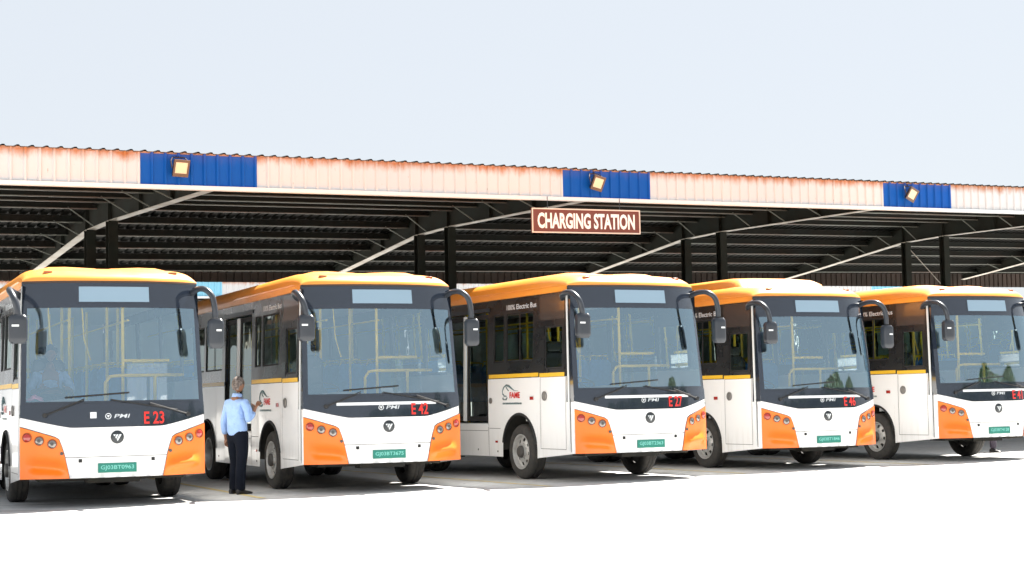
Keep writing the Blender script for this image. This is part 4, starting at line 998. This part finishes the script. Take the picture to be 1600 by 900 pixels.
def standing_man():
    """local frame: faces -Y; root rotated so that he looks away from the camera and a little right"""
    x, y = -4.035, 24.10
    r = empty('person', (x, y, 0), radians(180 - 46))
    # body (continuous): legs, torso, neck, arms, hands  (his right = -x when facing -y)
    V, E, R = [], [], []
    pel = interp_chain(V, E, R, [(0, 0, .93), (0, .01, 1.05), (0, .015, 1.20), (0, .005, 1.36), (0, .01, 1.45), (0, -.005, 1.53)], [(.145, .10), (.14, .10), (.15, .11), (.15, .095), (.06, .055), (.052, .052)])
    for s, fy in ((-1, .02), (1, -.03)):
        interp_chain(V, E, R, [(s * .085, 0, .86), (s * .09, -.01, .68), (s * .095, -.005 + fy, .48), (s * .10, .02 + fy, .28), (s * .10, .03 + fy, .10)], [(.085, .09), (.078, .082), (.058, .062), (.052, .056), (.045, .048)], pel[0])
    # left arm (his left = +x) hangs slightly back
    aL = interp_chain(V, E, R, [(.175, .01, 1.375), (.225, .02, 1.22), (.25, .04, 1.08), (.265, .02, .96), (.275, .0, .85)], [.052, .045, .040, .033, .024], pel[3])
    hand(V, E, R, aL[-1], (.275, 0, .85), (.05, -.12, -1), (0, -1, 0), .55)
    # right arm bent, forearm forward and up, thumb raised
    aR = interp_chain(V, E, R, [(-.175, .01, 1.375), (-.235, -.01, 1.24), (-.245, 0, 1.09), (-.250, -.06, 1.18), (-.250, -.11, 1.275)], [.052, .046, .042, .034, .025], pel[3])
    hand(V, E, R, aR[-1], (-.25, -.11, 1.275), (-.1, -.5, .8), (.2, .4, 1), 1.1, thumb_up=True)
    body = skin_mesh('body', V, E, R, M_skin, r)
    hd, hb = head(r, Vector((0, -.02, 1.645)), radians(22), M_hair)
    hm = hd.build('head_tmp', M_skin, None, smooth=True, auto=80)
    body2 = join_meshes('body', [body, hm], r); body2.name = 'body'
    hb.build('hair', M_hair, r, smooth=True, auto=80)
    # trousers
    V, E, R = [], [], []
    t0 = interp_chain(V, E, R, [(0, .0, .93), (0, .0, 1.02)], [(.165, .118), (.160, .113)])
    for s, fy in ((-1, .02), (1, -.03)):
        interp_chain(V, E, R, [(s * .088, 0, .83), (s * .093, -.01, .66), (s * .10, -.005 + fy, .46), (s * .104, .015 + fy, .26), (s * .105, .02 + fy, .10), (s * .105, .015 + fy, .045)], [(.098, .105), (.088, .094), (.074, .080), (.070, .078), (.068, .080), (.070, .084)], t0[0])
    skin_mesh('trousers', V, E, R, M_trou, r)
    # shirt: torso lofted + sleeves via skin
    V, E, R = [], [], []
    s0 = interp_chain(V, E, R, [(0, .0, .84), (0, .005, .98), (0, .012, 1.12), (0, .012, 1.25), (0, .005, 1.36), (0, .010, 1.44)], [(.175, .132), (.172, .128), (.168, .125), (.172, .122), (.160, .105), (.075, .068)])
    interp_chain(V, E, R, [(.18, .012, 1.372), (.228, .02, 1.22), (.252, .04, 1.08), (.268, .02, .96), (.275, .005, .885)], [.068, .062, .056, .050, .044], s0[4])
    interp_chain(V, E, R, [(-.18, .012, 1.372), (-.238, -.01, 1.24), (-.250, 0, 1.085), (-.254, -.055, 1.17), (-.254, -.092, 1.24)], [.068, .062, .058, .050, .042], s0[4])
    skin_mesh('shirt', V, E, R, M_shirt, r)
    mb = MB(); mb.lathe([(.062, 0), (.058, .03), (.060, .055), (.066, .05), (.072, -.005)], (0, .004, 1.455), (0, -.12, 1), 20); mb.build('collar', M_shirt, r, smooth=True, auto=60)
    for s, fy in ((-1, .02), (1, -.03)): shoe(r, Vector((s * .108, -.01 + fy, 0)), radians(-10 * s))
    r.scale = (1.10, 1.06, .965)
    tag(r, 'man in light blue shirt and dark trousers standing with his back turned beside a bus', 'person')
standing_man()
def driver():
    x, y, t, dz = BUSES[0]; p = bw(0, -.66, 1.52, 0)
    r = empty('person', p + Vector((0, 0, .86)), t)
    V, E, R = [], [], []
    s0 = interp_chain(V, E, R, [(0, .08, .54), (0, .12, .72), (0, .10, .90), (0, .09, 1.0), (0, .06, 1.09)], [(.15, .11), (.15, .11), (.155, .10), (.06, .055), (.05, .05)])
    for s in (-1, 1): interp_chain(V, E, R, [(s * .09, -.08, .54), (s * .12, -.38, .56), (s * .12, -.45, .30), (s * .12, -.42, .08)], [.085, .065, .055, .045], s0[0])
    for s in (-1, 1):
        a = interp_chain(V, E, R, [(s * .18, .08, .90), (s * .26, -.02, .74), (s * .27, -.10, .66), (s * .22, -.30, .68), (s * .19, -.40, .70)], [.05, .045, .040, .032, .024], s0[2])
        hand(V, E, R, a[-1], (s * .19, -.40, .70), (-.2 * s, -.9, .2), (-s, 0, .4), 1.2)
    b = skin_mesh('body', V, E, R, M_skin, r)
    hd, hb = head(r, Vector((0, .03, 1.20)), radians(5), M_hair); hm = hd.build('h', M_skin, None, smooth=True, auto=80); join_meshes('body', [b, hm], r)
    hb.build('hair', mat('dark_hair', (.015, .012, .011), .7), r, smooth=True, auto=80)
    V, E, R = [], [], []
    s0 = interp_chain(V, E, R, [(0, .08, .56), (0, .12, .72), (0, .10, .89), (0, .09, .97)], [(.18, .135), (.175, .13), (.165, .11), (.08, .07)])
    for s in (-1, 1): interp_chain(V, E, R, [(s * .19, .08, .90), (s * .265, -.02, .74), (s * .272, -.08, .67), (s * .25, -.18, .665)], [.068, .062, .058, .05], s0[2])
    skin_mesh('shirt', V, E, R, M_shirt, r)
    V, E, R = [], [], []
    s0 = interp_chain(V, E, R, [(0, .10, .55), (0, .06, .54)], [(.16, .12), (.16, .12)])
    for s in (-1, 1): interp_chain(V, E, R, [(s * .09, -.08, .54), (s * .12, -.38, .56), (s * .12, -.45, .30), (s * .12, -.42, .10)], [.10, .08, .07, .065], s0[1])
    skin_mesh('trousers', V, E, R, M_trou, r)
    for s in (-1, 1): shoe(r, Vector((s * .12, -.44, 0)), 0)
    tag(r, 'driver in light blue shirt sitting behind the windscreen of the leftmost bus', 'person')
driver()
def walker():
    r = empty('person', (9.78, 34.2, 0), radians(35))
    V, E, R = [], [], []
    s0 = interp_chain(V, E, R, [(0, 0, .93), (0, .0, 1.10), (0, -.02, 1.30), (0, -.02, 1.44), (0, -.03, 1.52)], [(.14, .10), (.14, .10), (.15, .10), (.06, .055), (.05, .05)])
    interp_chain(V, E, R, [(-.09, -.03, .84), (-.09, -.14, .50), (-.09, -.17, .28), (-.09, -.17, .10)], [.085, .06, .052, .045], s0[0])
    interp_chain(V, E, R, [(.09, .03, .84), (.09, .06, .50), (.09, .30, .30), (.09, .40, .20)], [.085, .06, .052, .045], s0[0])
    for s in (-1, 1):
        a = interp_chain(V, E, R, [(s * .175, -.02, 1.36), (s * .22, s * .08, 1.15), (s * .23, s * .05, 1.03), (s * .24, -.05 + s * .02, .86)], [.052, .045, .038, .026], s0[2])
        hand(V, E, R, a[-1], (s * .24, -.05 + s * .02, .86), (0, -.2, -1), (0, -1, 0), .5)
    b = skin_mesh('body', V, E, R, M_skin, r)
    hd, hb = head(r, Vector((0, -.05, 1.63)), 0, M_hair); hm = hd.build('h', M_skin, None, smooth=True, auto=80); join_meshes('body', [b, hm], r)
    hb.build('hair', MATS['dark_hair'], r, smooth=True, auto=80)
    V, E, R = [], [], []
    s0 = interp_chain(V, E, R, [(0, 0, .93), (0, 0, 1.02)], [(.165, .12), (.16, .115)])
    interp_chain(V, E, R, [(-.09, -.03, .84), (-.09, -.14, .50), (-.09, -.17, .28), (-.09, -.17, .07)], [.10, .08, .075, .075], s0[0])
    interp_chain(V, E, R, [(.09, .03, .84), (.09, .06, .50), (.09, .30, .30), (.09, .39, .22)], [.10, .08, .07, .068], s0[0])
    skin_mesh('trousers', V, E, R, mat('purple_black_trousers', (.03, .022, .035), .8), r)
    V, E, R = [], [], []
    s0 = interp_chain(V, E, R, [(0, .0, .96), (0, .0, 1.12), (0, -.02, 1.30), (0, -.02, 1.42)], [(.17, .13), (.168, .125), (.165, .11), (.075, .07)])
    for s in (-1, 1): interp_chain(V, E, R, [(s * .18, -.02, 1.36), (s * .225, s * .08, 1.15), (s * .235, s * .05, 1.05)], [.068, .062, .056], s0[2])
    skin_mesh('shirt', V, E, R, mat('grey_shirt', (.3, .3, .3), .8), r)
    shoe(r, Vector((-.09, -.18, 0)), 0); shoe(r, Vector((.09, .44, .12)), 0, radians(-55), mat('olive_shoe', (.14, .12, .06), .6))
    tag(r, 'person walking behind the rightmost bus, only the lower legs showing beneath it', 'person')
walker()
# paper left on the second bus's dashboard
mb = MB(); a = [bw(1, u, v, z) for u, v, z in ((.02, .33, 1.42), (.20, .33, 1.42), (.20, .38, 1.50), (.02, .38, 1.50))]
mb.add(a, [(0, 1, 2, 3)]); tag(mb.build('paper_sheet', M_trim, solid=.002), 'white paper sheet lying on the dashboard of the bus numbered E 42', 'paper')
# pink cloth on the dashboard of the leftmost bus
mb = MB(); p = bw(0, -1.0, .40, 1.395)
pts = []
for j in range(7):
    for k in range(7): pts.append((p.x + (k - 3) * .045 * (1 - j * .07), p.y + (j - 3) * .02, p.z + .085 * max(0, 1 - (abs(k - 3) + abs(j - 3)) / 5) + .006 * sin(k * 2 + j)))
mb.add(pts, [(j * 7 + k, j * 7 + k + 1, (j + 1) * 7 + k + 1, (j + 1) * 7 + k) for j in range(6) for k in range(6)])
tag(mb.build('folded_cloth', mat('pink_cloth', (.85, .25, .40), .8), smooth=True, solid=.006), 'small pink cloth lying on the dashboard of the leftmost bus', 'cloth')

# ================================================================== PARKING LINES
M_line = mat('worn_yellow_line', (.62, .48, .16), .8, noise=(5, .9, (.45, .42, .36)))
for i in range(5):
    mb = MB(); x, y, t, dz = BUSES[i]; a = bw(i, -1.95, -.3, .004); b = bw(i, -1.95, 9, .004); n = (b - a).normalized().cross(Vector((0, 0, 1))) * .05
    mb.add([a - n, b - n, b + n, a + n], [(0, 1, 2, 3)]); tag(mb.build('parking_line', M_line), kind='structure')

# ================================================================== TREES (behind the photographer, they mirror in the windscreens)
M_leaf = mat('dark_leaves', (.035, .075, .022), .6, noise=(3, .8, (.07, .12, .03)))
M_bark = mat('grey_bark', (.10, .08, .06), .9, bump=(20, .6))
def tree(x, y, h, w_, lab):
    r = empty('broadleaf_tree', (x, y, 0)); rnd = random.Random(int(x * 10 + y))
    mb = MB(); mb.tube([(0, 0, 0), (.05, .02, h * .4), (0, .05, h * .95)], [.16, .10, .03], 8)
    for k in range(10):
        a = rnd.uniform(0, 2 * pi); z = rnd.uniform(.15, .8) * h; mb.tube([(0, 0, z), (cos(a) * w_ * .3, sin(a) * w_ * .3, z + .1), (cos(a) * w_ * .5, sin(a) * w_ * .5, z - .2)], [.03, .02, .008], 5)
    mb.build('trunk', M_bark, r, smooth=True)
    mb = MB()
    for k in range(4200):
        t = rnd.random(); z = h * (.10 + .90 * t ** .85); R_ = w_ * .5 * sin(pi * min(1, .22 + t * .76)) ** .35 * (.85 + .18 * sin(t * 11 + x)); a = rnd.uniform(0, 2 * pi); q = R_ * sqrt(rnd.random()); s = rnd.uniform(.16, .36)
        c = Vector((cos(a) * q, sin(a) * q, z)); d1 = Vector((rnd.uniform(-1, 1), rnd.uniform(-1, 1), rnd.uniform(-1.4, .2))).normalized() * s; d2 = Vector((rnd.uniform(-1, 1), rnd.uniform(-1, 1), rnd.uniform(-1, 1))).normalized() * s * .45
        mb.add([c - d1, c + d2, c + d1, c - d2], [(0, 1, 2, 3)])
    mb.build('crown', M_leaf, r)
    tag(r, lab, 'tree', 'leafy trees along the yard edge')
for k, (x, y, h, w_) in enumerate([(32, 4, 7.0, 10), (35, 9.5, 6.0, 10), (29, -2, 6.2, 10), (38, 16, 7.6, 11), (25, -8, 6.4, 9), (43, 23, 7.0, 11)]):
    tree(x, y, h, w_, ['round dark green tree nearest the right edge of the yard', 'shortest green tree, second along the yard edge', 'squat dark green tree standing closest to the photographer', 'tallest and broadest tree along the yard edge', 'dark green tree beside the photographer, on the near end', 'dark green tree at the far end of the row'][k])
